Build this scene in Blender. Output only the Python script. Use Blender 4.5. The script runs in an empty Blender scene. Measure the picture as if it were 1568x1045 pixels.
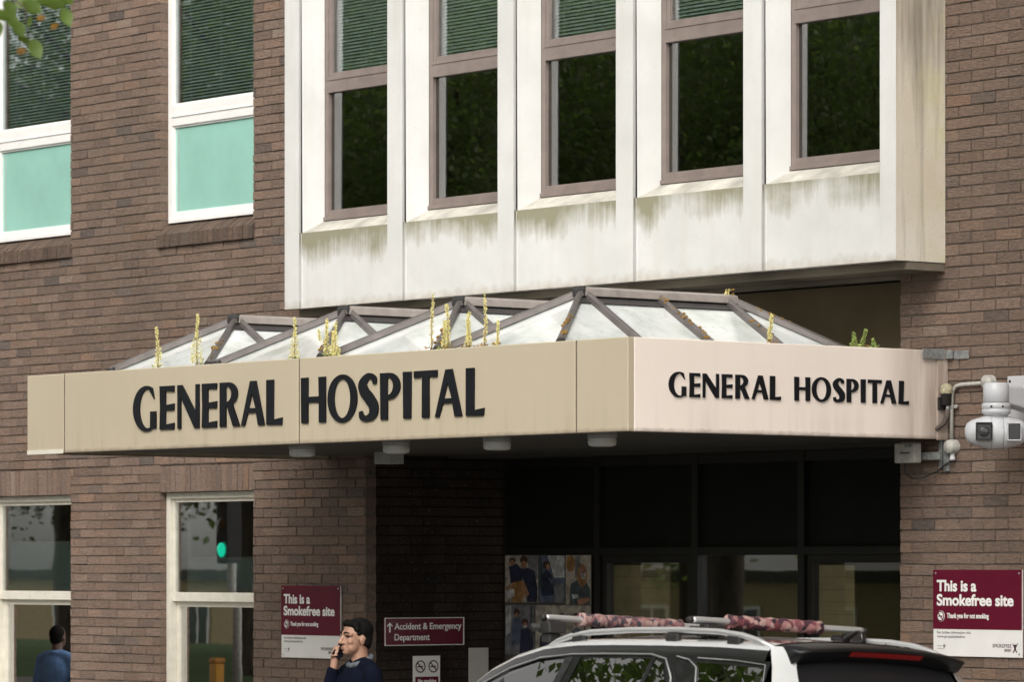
import bpy, bmesh, math, random
from mathutils import Vector, Matrix, noise
sc = bpy.context.scene
COL = sc.collection
PI = math.pi
R = math.radians

# ------------------------------------------------------------------ camera, sky, sun, exposure
YAW = 90 - 38.6
CAM = Vector((19.82, -19.475, 2.1))
cam = bpy.data.objects.new('camera', bpy.data.cameras.new('camera'))
COL.objects.link(cam)
cam.location = CAM
cam.rotation_euler = (R(90), 0, R(YAW))
cam.data.sensor_width = 36
cam.data.lens = 6450 / 1568 * 36
cam.data.shift_y = 0.2191
cam.data.clip_end = 2000
cam.data.dof.use_dof = True
cam.data.dof.focus_distance = 29.0
cam.data.dof.aperture_fstop = 5.2
sc.camera = cam

SUN_DIR = Vector((0.46, -0.60, 0.63)).normalized()      # towards the sun
elev = math.asin(SUN_DIR.z)
world = bpy.data.worlds.new('World')
sc.world = world
world.use_nodes = True
wt = world.node_tree
wt.nodes.clear()
wo = wt.nodes.new('ShaderNodeOutputWorld')
bg = wt.nodes.new('ShaderNodeBackground')
sky = wt.nodes.new('ShaderNodeTexSky')
sky.sky_type = 'NISHITA'
sky.sun_disc = False
sky.sun_elevation = elev
sky.sun_rotation = math.atan2(SUN_DIR.x, SUN_DIR.y)
sky.air_density = 1.0
sky.dust_density = 3.0
# thin bright cloud over most of the sky
bw = wt.nodes.new('ShaderNodeRGBToBW')
wtc = wt.nodes.new('ShaderNodeTexCoord')
wn = wt.nodes.new('ShaderNodeTexNoise')
wn.inputs['Scale'].default_value = 2.6
wn.inputs['Detail'].default_value = 6
wr = wt.nodes.new('ShaderNodeValToRGB')
wr.color_ramp.elements[0].position = 0.3
wr.color_ramp.elements[0].color = (0.62, 0.62, 0.62, 1)
wr.color_ramp.elements[1].position = 0.62
wr.color_ramp.elements[1].color = (1, 1, 1, 1)
wm = wt.nodes.new('ShaderNodeMix')
wm.data_type = 'RGBA'
wg = wt.nodes.new('ShaderNodeMix')
wg.data_type = 'RGBA'
wg.blend_type = 'MULTIPLY'
wg.inputs[0].default_value = 1
wg.inputs[7].default_value = (2.0, 1.93, 1.82, 1)
wp = wt.nodes.new('ShaderNodeMapRange')       # thick and thin cloud
wp.inputs[1].default_value = 0.42; wp.inputs[2].default_value = 0.62; wp.inputs[3].default_value = 0.7; wp.inputs[4].default_value = 1.7
wv = wt.nodes.new('ShaderNodeMath'); wv.operation = 'MULTIPLY'
L_ = wt.links.new
L_(wtc.outputs['Generated'], wn.inputs['Vector'])
L_(wn.outputs['Fac'], wr.inputs['Fac'])
L_(sky.outputs['Color'], bw.inputs['Color'])
L_(wn.outputs['Fac'], wp.inputs[0]); L_(bw.outputs['Val'], wv.inputs[0]); L_(wp.outputs[0], wv.inputs[1]); L_(wv.outputs[0], wg.inputs[6])
L_(wr.outputs['Color'], wm.inputs[0])
L_(sky.outputs['Color'], wm.inputs[6])
L_(wg.outputs[2], wm.inputs[7])
L_(wm.outputs[2], bg.inputs['Color'])
bg.inputs['Strength'].default_value = 0.15
L_(bg.outputs['Background'], wo.inputs['Surface'])

sun = bpy.data.objects.new('sun', bpy.data.lights.new('sun', 'SUN'))
COL.objects.link(sun)
sun.data.energy = 1.45
sun.data.angle = R(30)
sun.data.color = (1, 0.96, 0.91)
sun.rotation_euler = SUN_DIR.to_track_quat('Z', 'Y').to_euler()
vs = sc.view_settings
vs.view_transform = 'Standard'
vs.look = 'None'
vs.gamma = 1
vs.use_curve_mapping = False
vs.exposure = 0.06

rnd = random.Random(7)

# ------------------------------------------------------------------ helpers
def prop(o, label=None, cat=None, group=None, kind=None):
    if label: o['label'] = label
    if cat: o['category'] = cat
    if group: o['group'] = group
    if kind: o['kind'] = kind
    return o

OFF = {}
def thing(name, label, cat, loc=(0, 0, 0), group=None):
    o = bpy.data.objects.new(name, None)
    COL.objects.link(o)
    o.location = loc
    o.empty_display_size = 0.2
    OFF[o.name] = Vector(loc)
    return prop(o, label, cat, group)

class MB:
    """collects faces in world coordinates; build() links them as one mesh object"""
    def __init__(s):
        s.v = []; s.f = []; s.tone = []; s.sm = []
    def add(s, vs_, fs, tone=None, smooth=False):
        n = len(s.v)
        s.v += [tuple(p) for p in vs_]
        for f in fs:
            s.f.append([i + n for i in f]); s.tone.append(tone); s.sm.append(smooth)
        return s
    def box(s, x0, x1, y0, y1, z0, z1, tone=None, jit=0.0, M=None):
        if x0 > x1: x0, x1 = x1, x0
        if y0 > y1: y0, y1 = y1, y0
        if z0 > z1: z0, z1 = z1, z0
        p = [(x0, y0, z0), (x1, y0, z0), (x1, y1, z0), (x0, y1, z0), (x0, y0, z1), (x1, y0, z1), (x1, y1, z1), (x0, y1, z1)]
        if jit: p = [tuple(c + rnd.uniform(-jit, jit) for c in q) for q in p]
        if M is not None: p = [tuple(M @ Vector(q)) for q in p]
        return s.add(p, [(0, 3, 2, 1), (4, 5, 6, 7), (0, 1, 5, 4), (1, 2, 6, 5), (2, 3, 7, 6), (3, 0, 4, 7)], tone)
    def quad(s, a, b, c, d, tone=None):
        return s.add([a, b, c, d], [(0, 1, 2, 3)], tone)
    def prism(s, poly, p0, p1):
        """polygon given as 3-D points at p0; copied by the vector p1-p0"""
        d = Vector(p1) - Vector(p0); n = len(poly)
        a = [tuple(Vector(q)) for q in poly]; b = [tuple(Vector(q) + d) for q in poly]
        return s.add(a + b, [tuple(range(n))[::-1], tuple(range(n, 2 * n))] + [(i, (i + 1) % n, n + (i + 1) % n, n + i) for i in range(n)])
    def tube(s, pts, rad, n=10, caps=True, smooth=True, squash=None):
        pts = [Vector(p) for p in pts]
        rads = rad if isinstance(rad, (list, tuple)) else [rad] * len(pts)
        rings = []; up0 = None
        for i, p in enumerate(pts):
            t = (pts[min(i + 1, len(pts) - 1)] - pts[max(i - 1, 0)]).normalized()
            ref = up0 if up0 is not None else (Vector((0, 0, 1)) if abs(t.z) < 0.9 else Vector((1, 0, 0)))
            a = t.cross(ref)
            if a.length < 1e-5: a = t.orthogonal()
            a.normalize(); b = a.cross(t).normalized(); up0 = b
            rings.append([p + (a * math.cos(2 * PI * k / n) + b * math.sin(2 * PI * k / n) * (squash or 1)) * rads[i] for k in range(n)])
        base = len(s.v)
        vv = [q for r_ in rings for q in r_]
        ff = [(i * n + k, i * n + (k + 1) % n, (i + 1) * n + (k + 1) % n, (i + 1) * n + k) for i in range(len(pts) - 1) for k in range(n)]
        s.add(vv, ff, None, smooth)
        if caps:
            s.f.append([base + k for k in range(n)][::-1]); s.tone.append(None); s.sm.append(False)
            m = base + (len(pts) - 1) * n
            s.f.append([m + k for k in range(n)]); s.tone.append(None); s.sm.append(False)
        return s
    def lathe(s, prof, c, axis=(0, 0, 1), n=20, smooth=True):
        """profile of (radius, height) pairs turned about axis through c"""
        ax = Vector(axis).normalized(); a = ax.orthogonal().normalized(); b = ax.cross(a); c = Vector(c)
        vv = [c + ax * h + (a * math.cos(2 * PI * k / n) + b * math.sin(2 * PI * k / n)) * max(r_, 1e-4) for r_, h in prof for k in range(n)]
        ff = [(i * n + k, i * n + (k + 1) % n, (i + 1) * n + (k + 1) % n, (i + 1) * n + k) for i in range(len(prof) - 1) for k in range(n)]
        return s.add(vv, ff, None, smooth)
    def build(s, name, mat, parent=None, bevel=0, kind=None, smooth=False, sub=0):
        me = bpy.data.meshes.new(name)
        off = OFF.get(parent.name, Vector()) if parent else Vector()
        me.from_pydata([tuple(Vector(p) - off) for p in s.v], [], s.f)
        if any(t is not None for t in s.tone):
            at = me.attributes.new('tone', 'FLOAT_COLOR', 'FACE')
            for i, t in enumerate(s.tone): at.data[i].color = (*(t or (0.5, 0.5, 0.5)), 1)
        for i, p in enumerate(me.polygons): p.use_smooth = smooth or s.sm[i]
        o = link(name, me, mat, parent)
        if kind: o['kind'] = kind
        if bevel:
            b = o.modifiers.new('bevel', 'BEVEL'); b.width = bevel; b.segments = 2; b.limit_method = 'ANGLE'; b.angle_limit = R(40)
        if sub:
            b = o.modifiers.new('sub', 'SUBSURF'); b.levels = sub; b.render_levels = sub
        return o

def link(name, me, mat, parent=None):
    o = bpy.data.objects.new(name, me)
    COL.objects.link(o)
    if mat: me.materials.append(mat)
    if parent is not None:
        o.parent = parent
        OFF[o.name] = OFF.get(parent.name, Vector())
    return o

def copy_tree(o, parent=None):
    c = o.copy(); COL.objects.link(c)
    if parent is not None: c.parent = parent
    for ch in list(o.children): copy_tree(ch, c)
    return c

def text(body, x, y, z, size, mat, parent, name='lettering', nrm='front', bold=0.0, width=1.0, depth=0.0015):
    """flat lettering standing on a wall: nrm front faces -Y, side faces +X"""
    cu = bpy.data.curves.new('t', 'FONT')
    cu.body = body; cu.size = size; cu.offset = bold; cu.extrude = depth
    to = bpy.data.objects.new('t', cu); COL.objects.link(to)
    dg = bpy.context.evaluated_depsgraph_get(); dg.update()
    me = bpy.data.meshes.new_from_object(to.evaluated_get(dg))
    bpy.data.objects.remove(to)
    rot = Matrix.Rotation(PI / 2, 4, 'X')
    if nrm == 'side': rot = Matrix.Rotation(PI / 2, 4, 'Z') @ rot
    off = OFF.get(parent.name, Vector())
    me.transform(Matrix.Translation(Vector((x, y, z)) - off) @ rot @ Matrix.Diagonal((width, 1, 1, 1)))
    me.materials.clear()
    return link(name, me, mat, parent)

def curve_shape(polys, depth, name, mat, parent, M, bevel=0):
    """filled outlines (holes by even-odd) extruded; M maps (x,y,z) to world"""
    cu = bpy.data.curves.new('c', 'CURVE'); cu.dimensions = '2D'; cu.fill_mode = 'BOTH'
    cu.extrude = depth; cu.bevel_depth = bevel
    for pl in polys:
        sp = cu.splines.new('POLY'); sp.points.add(len(pl) - 1)
        for i, q in enumerate(pl): sp.points[i].co = (q[0], q[1], 0, 1)
        sp.use_cyclic_u = True
    to = bpy.data.objects.new('c', cu); COL.objects.link(to)
    dg = bpy.context.evaluated_depsgraph_get(); dg.update()
    me = bpy.data.meshes.new_from_object(to.evaluated_get(dg))
    bpy.data.objects.remove(to)
    off = OFF.get(parent.name, Vector()) if parent else Vector()
    me.transform(Matrix.Translation(-off) @ M)
    me.materials.clear()
    return link(name, me, mat, parent)

# ------------------------------------------------------------------ materials
class NT:
    def __init__(s, name):
        s.m = bpy.data.materials.new(name); s.m.use_nodes = True
        s.t = s.m.node_tree; s.t.nodes.clear()
        s.out = s.n('OutputMaterial')
    def n(s, typ, **kw):
        nd = s.t.nodes.new('ShaderNode' + typ)
        for k, v in kw.items():
            if k in ('op',): nd.operation = v
            elif k == 'blend': nd.blend_type = v
            elif k == 'dt': nd.data_type = v
            else: nd.inputs[k.replace('_', ' ')].default_value = v
        return nd
    def l(s, a, b): s.t.links.new(a, b)
    def mix(s, fac, a, b, blend='MIX'):
        m = s.n('Mix', dt='RGBA'); m.blend_type = blend
        for sock, val in ((0, fac), (6, a), (7, b)):
            if isinstance(val, (int, float)): m.inputs[sock].default_value = val
            elif isinstance(val, tuple): m.inputs[sock].default_value = (*val, 1)
            else: s.l(val, m.inputs[sock])
        return m.outputs[2]
    def math(s, op, a, b=0.0, clamp=False):
        m = s.n('Math', op=op); m.use_clamp = clamp
        for i, val in enumerate((a, b)):
            if isinstance(val, (int, float)): m.inputs[i].default_value = val
            else: s.l(val, m.inputs[i])
        return m.outputs[0]
    def ramp(s, fac, a, b):
        """linear 0..1 between a and b"""
        m = s.n('MapRange'); m.inputs[1].default_value = a; m.inputs[2].default_value = b
        s.l(fac, m.inputs[0]); return m.outputs[0]
    def noise(s, scale, detail=4, stretch=(1, 1, 1), rough=0.55):
        if not hasattr(s, 'tc'): s.tc = s.n('TexCoord')
        mp = s.n('Mapping'); mp.inputs['Scale'].default_value = stretch
        s.l(s.tc.outputs['Object'], mp.inputs['Vector'])
        nz = s.n('TexNoise', Scale=scale, Detail=detail, Roughness=rough)
        s.l(mp.outputs[0], nz.inputs['Vector']); return nz.outputs['Fac']
    def xyz(s):
        ge = s.n('NewGeometry'); sp = s.n('SeparateXYZ'); s.l(ge.outputs['Position'], sp.inputs[0]); return sp.outputs
    def bump(s, h, strength, dist=0.01):
        b = s.n('Bump', Strength=strength, Distance=dist); s.l(h, b.inputs['Height']); return b.outputs[0]
    def principled(s, color, rough=0.6, metal=0.0, normal=None, **kw):
        p = s.n('BsdfPrincipled')
        for k, v in (('Base Color', color), ('Roughness', rough), ('Metallic', metal)):
            if isinstance(v, tuple): p.inputs[k].default_value = (*v, 1)
            elif isinstance(v, (int, float)): p.inputs[k].default_value = v
            else: s.l(v, p.inputs[k])
        if normal is not None: s.l(normal, p.inputs['Normal'])
        for k, v in kw.items():
            p.inputs[k.replace('_', ' ')].default_value = (*v, 1) if isinstance(v, tuple) else v
        s.l(p.outputs[0], s.out.inputs['Surface']); return p

def simple(name, color, rough=0.6, metal=0.0, var=0.25, scale=6.0, bump=0.0, bscale=60.0, stretch=(1, 1, 1), **kw):
    m = NT(name)
    f = m.ramp(m.noise(scale, 5, stretch), 0.3, 0.7)
    c = m.mix(f, tuple(x * (1 - var) for x in color), tuple(min(1, x * (1 + var * 0.6)) for x in color))
    nrm = m.bump(m.noise(bscale, 5), bump, 0.004) if bump else None
    m.principled(c, rough, metal, nrm, **kw)
    return m.m

def glass(name, tint=(0.85, 0.9, 0.88), refl=0.25, rough=0.0, gcol=(1, 1, 1), wav=0.0):
    m = NT(name)
    tr = m.n('BsdfTransparent'); tr.inputs[0].default_value = (*tint, 1)
    gl = m.n('BsdfGlossy'); gl.inputs['Roughness'].default_value = rough; gl.inputs[0].default_value = (*gcol, 1)
    if wav: m.l(m.bump(m.noise(2.2, 2), wav, 0.02), gl.inputs['Normal'])
    lw = m.n('LayerWeight'); lw.inputs['Blend'].default_value = 0.25
    fac = m.math('ADD', m.math('MULTIPLY', lw.outputs['Fresnel'], 0.6), refl, True)
    mx = m.n('MixShader'); m.l(fac, mx.inputs[0]); m.l(tr.outputs[0], mx.inputs[1]); m.l(gl.outputs[0], mx.inputs[2])
    m.l(mx.outputs[0], m.out.inputs['Surface'])
    return m.m

def brick_material():
    m = NT('brown_brick')
    at = m.n('Attribute'); at.attribute_name = 'tone'
    big = m.ramp(m.noise(0.35, 4), 0.35, 0.65)
    base = m.mix(big, (0.88, 0.88, 0.88), (1.06, 1.05, 1.04))
    c = m.mix(1.0, at.outputs['Color'], base, 'MULTIPLY')
    gr = m.ramp(m.noise(0.55, 5), 0.45, 0.68)
    c = m.mix(m.math('MULTIPLY', gr, 0.35), c, (0.135, 0.108, 0.09))
    mot = m.noise(38, 6, (0.6, 1, 1.4), 0.65)
    c = m.mix(m.ramp(mot, 0.42, 0.72), c, m.mix(1.0, c, (1.42, 1.36, 1.28), 'MULTIPLY'))
    sp = m.ramp(m.noise(48, 5, (0.45, 1, 1), 0.7), 0.60, 0.72)
    c = m.mix(m.math('MULTIPLY', sp, 0.5), c, (0.36, 0.27, 0.22))
    dk = m.ramp(m.noise(22, 5), 0.60, 0.75)
    c = m.mix(m.math('MULTIPLY', dk, 0.5), c, (0.07, 0.055, 0.05))
    h = m.noise(55, 8, (0.5, 1, 1.3), 0.7)
    m.principled(c, 0.9, 0, m.bump(h, 1.0, 0.016), Specular_IOR_Level=0.2)
    return m.m

def concrete_paint():
    m = NT('white_painted_concrete')
    x, y, z = m.xyz()
    c = m.mix(m.ramp(m.noise(1.8, 6), 0.3, 0.7), (0.55, 0.55, 0.54), (0.655, 0.655, 0.65))
    # thin vertical dirt everywhere
    st = m.noise(7, 6, (1, 1, 0.10))
    c = m.mix(m.math('MULTIPLY', m.ramp(st, 0.52, 0.78), 0.35), c, (0.50, 0.47, 0.40))
    # green-brown algae with run marks below the sills
    drip = m.math('ADD', m.math('MULTIPLY', m.noise(30, 5, (1, 1, 0.05)), 0.5), m.math('MULTIPLY', m.noise(8, 5, (1, 1, 0.3)), 0.5))
    patch = m.noise(1.7, 5)
    y_in = m.math('GREATER_THAN', y, -0.443)
    top = m.math('MULTIPLY', m.ramp(z, 4.28, 4.66), m.math('LESS_THAN', z, 4.672))
    k = m.math('ADD', m.math('ADD', m.math('MULTIPLY', drip, 0.7), m.math('MULTIPLY', patch, 1.15)), m.math('MULTIPLY', top, 0.62))
    k = m.math('MULTIPLY', m.ramp(k, 1.18, 1.52), m.math('MULTIPLY', y_in, m.math('GREATER_THAN', top, 0.001)))
    c = m.mix(m.math('MULTIPLY', k, 0.85, True), c, (0.20, 0.185, 0.10))
    # dirty lower lip
    lip = m.math('ADD', m.ramp(z, 4.24, 4.085), m.math('MULTIPLY', m.noise(9, 6), 1.1))
    c = m.mix(m.math('MULTIPLY', m.ramp(lip, 1.12, 1.75), 0.6), c, (0.30, 0.24, 0.16))
    blot = m.ramp(m.noise(30, 6), 0.66, 0.74)
    c = m.mix(m.math('MULTIPLY', blot, 0.3), c, (0.40, 0.37, 0.31))
    m.principled(c, 0.75, 0, m.bump(m.noise(45, 6), 0.25, 0.004))
    return m.m

def dirty_side():
    m = NT('stained_concrete')
    x, y, z = m.xyz()
    c = m.mix(m.ramp(m.noise(1.4, 5), 0.3, 0.7), (0.62, 0.55, 0.44), (0.72, 0.68, 0.60))
    up = m.ramp(z, 4.6, 5.6)
    st = m.noise(11, 5, (1, 1, 0.06))
    k = m.math('ADD', m.math('MULTIPLY', up, 0.30), st)
    c = m.mix(m.math('MULTIPLY', m.ramp(k, 0.56, 0.84), 0.8), c, (0.20, 0.175, 0.14))
    g = m.math('MULTIPLY', m.ramp(m.noise(2.5, 5), 0.48, 0.66), m.ramp(y, -0.30, -0.02))
    c = m.mix(m.math('MULTIPLY', g, 0.85), c, (0.58, 0.56, 0.30))
    sp = m.ramp(m.noise(60, 6), 0.6, 0.7)
    c = m.mix(m.math('MULTIPLY', sp, 0.35), c, (0.30, 0.26, 0.2))
    m.principled(c, 0.8, 0, m.bump(m.noise(50, 6), 0.4, 0.005))
    return m.m

def fascia(name, a, b, stain_x=None, stain_y=None):
    m = NT(name)
    x, y, z = m.xyz()
    c = m.mix(m.ramp(m.noise(1.1, 4), 0.3, 0.7), a, b)
    st = m.ramp(m.noise(9, 5, (1, 1, 0.04)), 0.5, 0.75)
    low = m.ramp(z, 3.2, 2.98)
    c = m.mix(m.math('MULTIPLY', st, m.math('ADD', m.math('MULTIPLY', low, 0.30), 0.05)), c, tuple(q * 0.55 for q in a))
    if stain_y is not None:
        s2 = m.math('MULTIPLY', m.ramp(y, -0.62, -0.10), m.ramp(m.noise(7, 5, (1, 1, 0.10)), 0.25, 0.60))
        c = m.mix(m.math('MULTIPLY', s2, 0.75), c, (0.20, 0.14, 0.11))
    edge = m.ramp(m.math('ADD', m.ramp(z, 2.97, 2.925), m.math('MULTIPLY', m.noise(14, 5), 0.8)), 0.75, 1.4)
    c = m.mix(m.math('MULTIPLY', edge, 0.6), c, (0.16, 0.11, 0.08))
    sp = m.ramp(m.noise(45, 3), 0.76, 0.80)
    c = m.mix(m.math('MULTIPLY', sp, 0.35), c, tuple(q * 0.45 for q in a))
    m.principled(c, 0.45, 0, m.bump(m.noise(3, 3), 0.08, 0.01), Specular_IOR_Level=0.35)
    return m.m

M = {}
M['brick'] = brick_material()
M['plain_brick'] = simple('far_brickwork', (0.15, 0.108, 0.088), 0.9, var=0.2)
M['mortar'] = simple('brown_mortar', (0.125, 0.098, 0.08), 0.95, var=0.4, scale=30)
M['concrete'] = concrete_paint()
M['side'] = dirty_side()
M['sill'] = simple('dirty_concrete_sill', (0.50, 0.48, 0.43), 0.85, var=0.35, scale=5, bump=0.3, bscale=40)
M['joint'] = simple('joint_filler', (0.09, 0.083, 0.075), 0.9)
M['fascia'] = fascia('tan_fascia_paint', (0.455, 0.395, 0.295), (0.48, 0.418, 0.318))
M['fascia_side'] = fascia('lightened_side_fascia_paint', (0.84, 0.75, 0.68), (0.86, 0.775, 0.71), stain_y=True)  # side colour raised to make up for weak light on that face
M['sealant'] = simple('brown_joint_sealant', (0.11, 0.085, 0.065), 0.8, var=0.3, scale=20)
M['letter'] = simple('black_letter_plastic', (0.007, 0.008, 0.011), 0.5, var=0.3, Specular_IOR_Level=0.25)
M['white_frame'] = simple('white_window_frame', (0.80, 0.79, 0.78), 0.4, var=0.06)
M['cream_frame'] = simple('cream_sash_paint', (0.66, 0.63, 0.55), 0.5, var=0.10, scale=12)
M['brown_frame'] = simple('mauve_brown_frame', (0.215, 0.175, 0.160), 0.5, var=0.15, scale=8)
M['dark_inner'] = simple('dark_grey_panel', (0.03, 0.026, 0.025), 0.7, var=0.15)
M['turquoise'] = simple('turquoise_frosted_film', (0.29, 0.55, 0.48), 0.35, var=0.13, scale=2.2, Coat_Weight=0.7, Coat_Roughness=0.03)
M['pale_film'] = simple('pale_frosted_panel', (0.34, 0.44, 0.42), 0.5, var=0.15, scale=3)
M['blind'] = simple('teal_grey_blind', (0.62, 0.72, 0.78), 0.5, var=0.1)
M['blind_green'] = simple('green_grey_blind', (0.54, 0.62, 0.59), 0.5, var=0.1)
M['glass'] = glass('window_glass', (0.75, 0.82, 0.80), 0.16)
M['glass_dark'] = glass('tinted_glass', (0.45, 0.45, 0.44), 0.19, wav=0.006)
M['glass_mirror'] = glass('reflective_glass', (0.55, 0.60, 0.58), 0.34, wav=0.006)
M['glass_upper'] = glass('double_glazing', (0.85, 0.90, 0.90), 0.14, wav=0.006)
M['glass_low'] = glass('sash_glass', (0.88, 0.92, 0.91), 0.26, wav=0.006)
M['glass_rear'] = simple('rear_screen_glass', (0.012, 0.012, 0.013), 0.3, var=0.1, Specular_IOR_Level=0.35)
M['glass_street'] = glass('mirror_sash_glass', (0.4, 0.42, 0.41), 0.55, wav=0.006)
M['glass_door'] = glass('door_glass', (0.85, 0.85, 0.80), 0.10)
M['dark_void'] = simple('dark_interior', (0.02, 0.02, 0.018), 0.9, var=0.2)
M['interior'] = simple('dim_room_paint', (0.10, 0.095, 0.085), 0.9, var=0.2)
M['black_metal'] = simple('black_door_metal', (0.012, 0.012, 0.011), 0.4, var=0.2)
M['black_panel'] = simple('black_glazing_and_recess_shade', (0.010, 0.011, 0.010), 0.45, var=0.2, Specular_IOR_Level=0.15)
M['brown_panel'] = simple('dark_brown_render', (0.30, 0.23, 0.14), 0.85, var=0.15, scale=2)
M['tan_board'] = simple('grey_tan_board', (0.17, 0.145, 0.11), 0.8, var=0.3, scale=5, stretch=(0.4, 1, 1))
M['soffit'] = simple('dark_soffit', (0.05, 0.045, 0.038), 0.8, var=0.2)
M['roof_felt'] = simple('canopy_roof_felt', (0.10, 0.095, 0.085), 0.95, var=0.4, bump=0.5)
M['bar'] = simple('bronze_grey_aluminium', (0.15, 0.135, 0.13), 0.35, 0.35, var=0.25, scale=10)
M['bar_light'] = simple('pale_ridge_aluminium', (0.36, 0.32, 0.30), 0.4, 0.3, var=0.2, scale=10)
M['flashing'] = simple('dark_bronze_flashing', (0.06, 0.055, 0.055), 0.5, 0.2, var=0.2)
M['rubber'] = simple('black_rubber', (0.018, 0.017, 0.017), 0.6)
M['maroon'] = simple('maroon_sign_face', (0.115, 0.006, 0.024), 0.25, var=0.1, scale=3, Coat_Weight=0.5, Coat_Roughness=0.08)
M['sign_white'] = simple('white_sign_face', (0.78, 0.77, 0.76), 0.35, var=0.04)
M['sign_text'] = simple('white_lettering', (0.82, 0.81, 0.80), 0.5, var=0.02)
M['grey_text'] = simple('grey_lettering', (0.22, 0.21, 0.21), 0.6)
M['dark_text'] = simple('dark_plum_print', (0.06, 0.015, 0.025), 0.6)
M['red_text'] = simple('sign_red', (0.30, 0.02, 0.035), 0.5)
M['white_plastic'] = simple('white_camera_plastic', (0.50, 0.51, 0.54), 0.35, var=0.04)
M['grey_plastic'] = simple('weathered_grey_plastic', (0.42, 0.41, 0.38), 0.6, var=0.25, scale=25)
M['galv'] = simple('galvanised_steel', (0.33, 0.34, 0.34), 0.5, 0.6, var=0.35, scale=35)
M['lens'] = simple('camera_lens_glass', (0.008, 0.008, 0.012), 0.08, var=0.1)
M['moss'] = simple('orange_green_moss', (0.25, 0.14, 0.03), 0.95, var=0.6, scale=40, bump=0.8)
M['weed'] = simple('pale_yellow_weed', (0.80, 0.74, 0.34), 0.8, var=0.35, scale=60)
M['weed_stem'] = simple('pinkish_weed_stem', (0.33, 0.24, 0.12), 0.8, var=0.3, scale=60)
M['weed_green'] = simple('fresh_green_weed', (0.28, 0.36, 0.10), 0.8, var=0.4, scale=60)
M['lamp_body'] = simple('grey_lamp_body', (0.32, 0.32, 0.30), 0.5, var=0.2)
M['diffuser'] = simple('opal_diffuser', (0.55, 0.56, 0.52), 0.4, var=0.1)

def skylight_glass():
    m = NT('dirty_sheen_skylight_glass')
    d = m.ramp(m.noise(3.0, 6, (1, 1, 1), 0.6), 0.42, 0.72)
    c = m.mix(d, (0.72, 0.75, 0.75), (0.46, 0.51, 0.47))  # pale base paints in sky and bay reflection; the mottling is dirt
    sp = m.ramp(m.noise(30, 5), 0.58, 0.75)
    c = m.mix(m.math('MULTIPLY', sp, 0.5), c, (0.25, 0.28, 0.20))
    m.principled(c, 0.10, 0, None, Coat_Weight=0.8, Coat_Roughness=0.03, Specular_IOR_Level=0.6)
    return m.m
M['skylight'] = skylight_glass()

def leaf_mat(name, c, tr=(0.16, 0.28, 0.03)):
    m = NT(name)
    f = m.ramp(m.noise(3.5, 3), 0.3, 0.7)
    col = m.mix(f, tuple(q * 0.55 for q in c), tuple(q * 1.35 for q in c))
    p = m.principled(col, 0.55)
    t = m.n('BsdfTranslucent'); t.inputs[0].default_value = (*tr, 1)
    mx = m.n('MixShader'); mx.inputs[0].default_value = 0.35
    m.l(p.outputs[0], mx.inputs[1]); m.l(t.outputs[0], mx.inputs[2]); m.l(mx.outputs[0], m.out.inputs['Surface'])
    return m.m
M['leaf'] = leaf_mat('green_leaves', (0.08, 0.112, 0.034), (0.24, 0.36, 0.07))
M['leaf_near'] = leaf_mat('fresh_green_leaves', (0.085, 0.14, 0.03), (0.30, 0.42, 0.03))
M['leaf_rust'] = leaf_mat('rusty_leaves', (0.28, 0.15, 0.03), (0.4, 0.2, 0.03))
M['bark'] = simple('grey_brown_bark', (0.09, 0.07, 0.055), 0.95, var=0.5, scale=9, bump=1.0, bscale=22, stretch=(1, 1, 0.25))
M['asphalt'] = simple('asphalt', (0.05, 0.05, 0.052), 0.9, var=0.3, scale=14, bump=0.5)
M['paving'] = simple('paving_slabs', (0.22, 0.21, 0.19), 0.9, var=0.2, scale=3, bump=0.3)
M['grass'] = simple('mown_grass', (0.07, 0.13, 0.025), 0.95, var=0.45, scale=5, bump=1.0)
M['kerb'] = simple('granite_kerb', (0.28, 0.27, 0.26), 0.85, var=0.25, scale=12)
M['line'] = simple('road_line_paint', (0.62, 0.60, 0.50), 0.8)

# ------------------------------------------------------------------ ground, road, pavements, lawn
MB().box(-400, 400, -400, 400, -7.0, -6.5).build('ground', M['paving'], kind='structure')
MB().box(-60, 60, -3.55, 8, -6.4, 0.07).build('pavement', M['paving'], kind='structure')
k = MB()
for i in range(70): k.box(-60 + i * 1.0 + 0.005, -59.005 + i * 1.0, -3.70, -3.551, -0.3, 0.072, jit=0.002)
k.build('kerb', M['kerb'], kind='structure')
rd = MB()
prof = [(-3.70, -0.06), (-6.5, 0.10), (-9.8, 0.2), (-13, 0.10), (-16.0, -0.06)]
for (ya, za), (yb, zb) in zip(prof, prof[1:]):
    rd.add([(-120, ya, za), (60, ya, za), (60, yb, zb), (-120, yb, zb)], [(0, 3, 2, 1)], None, True)
rd.build('road', M['asphalt'], kind='structure')
ln = MB()
for i in range(22): ln.box(-100 + i * 6, -98 + i * 6, -9.86, -9.75, 0.2, 0.206)
ln.build('road_marking', M['line'], kind='structure')
MB().box(-120, 60, -21.5, -16.0, -6.4, 0.05).build('far_pavement', M['paving'], kind='structure')
MB().box(-160, 60, -42, -21.5, -6.4, 0.06).build('lawn', M['grass'], kind='structure')

# ------------------------------------------------------------------ the hospital building
B = thing('hospital_building', 'brown brick hospital building with a white concrete bay of windows', 'building', (-3.2, 0, 0))
C_ = 0.075
TONES = [(0.178, 0.130, 0.106), (0.172, 0.126, 0.103), (0.166, 0.121, 0.100), (0.182, 0.131, 0.105), (0.162, 0.120, 0.101), (0.184, 0.130, 0.103), (0.173, 0.128, 0.106)]
ODD = [(0.118, 0.098, 0.089), (0.20, 0.134, 0.10), (0.135, 0.106, 0.092), (0.20, 0.155, 0.127)]
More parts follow.
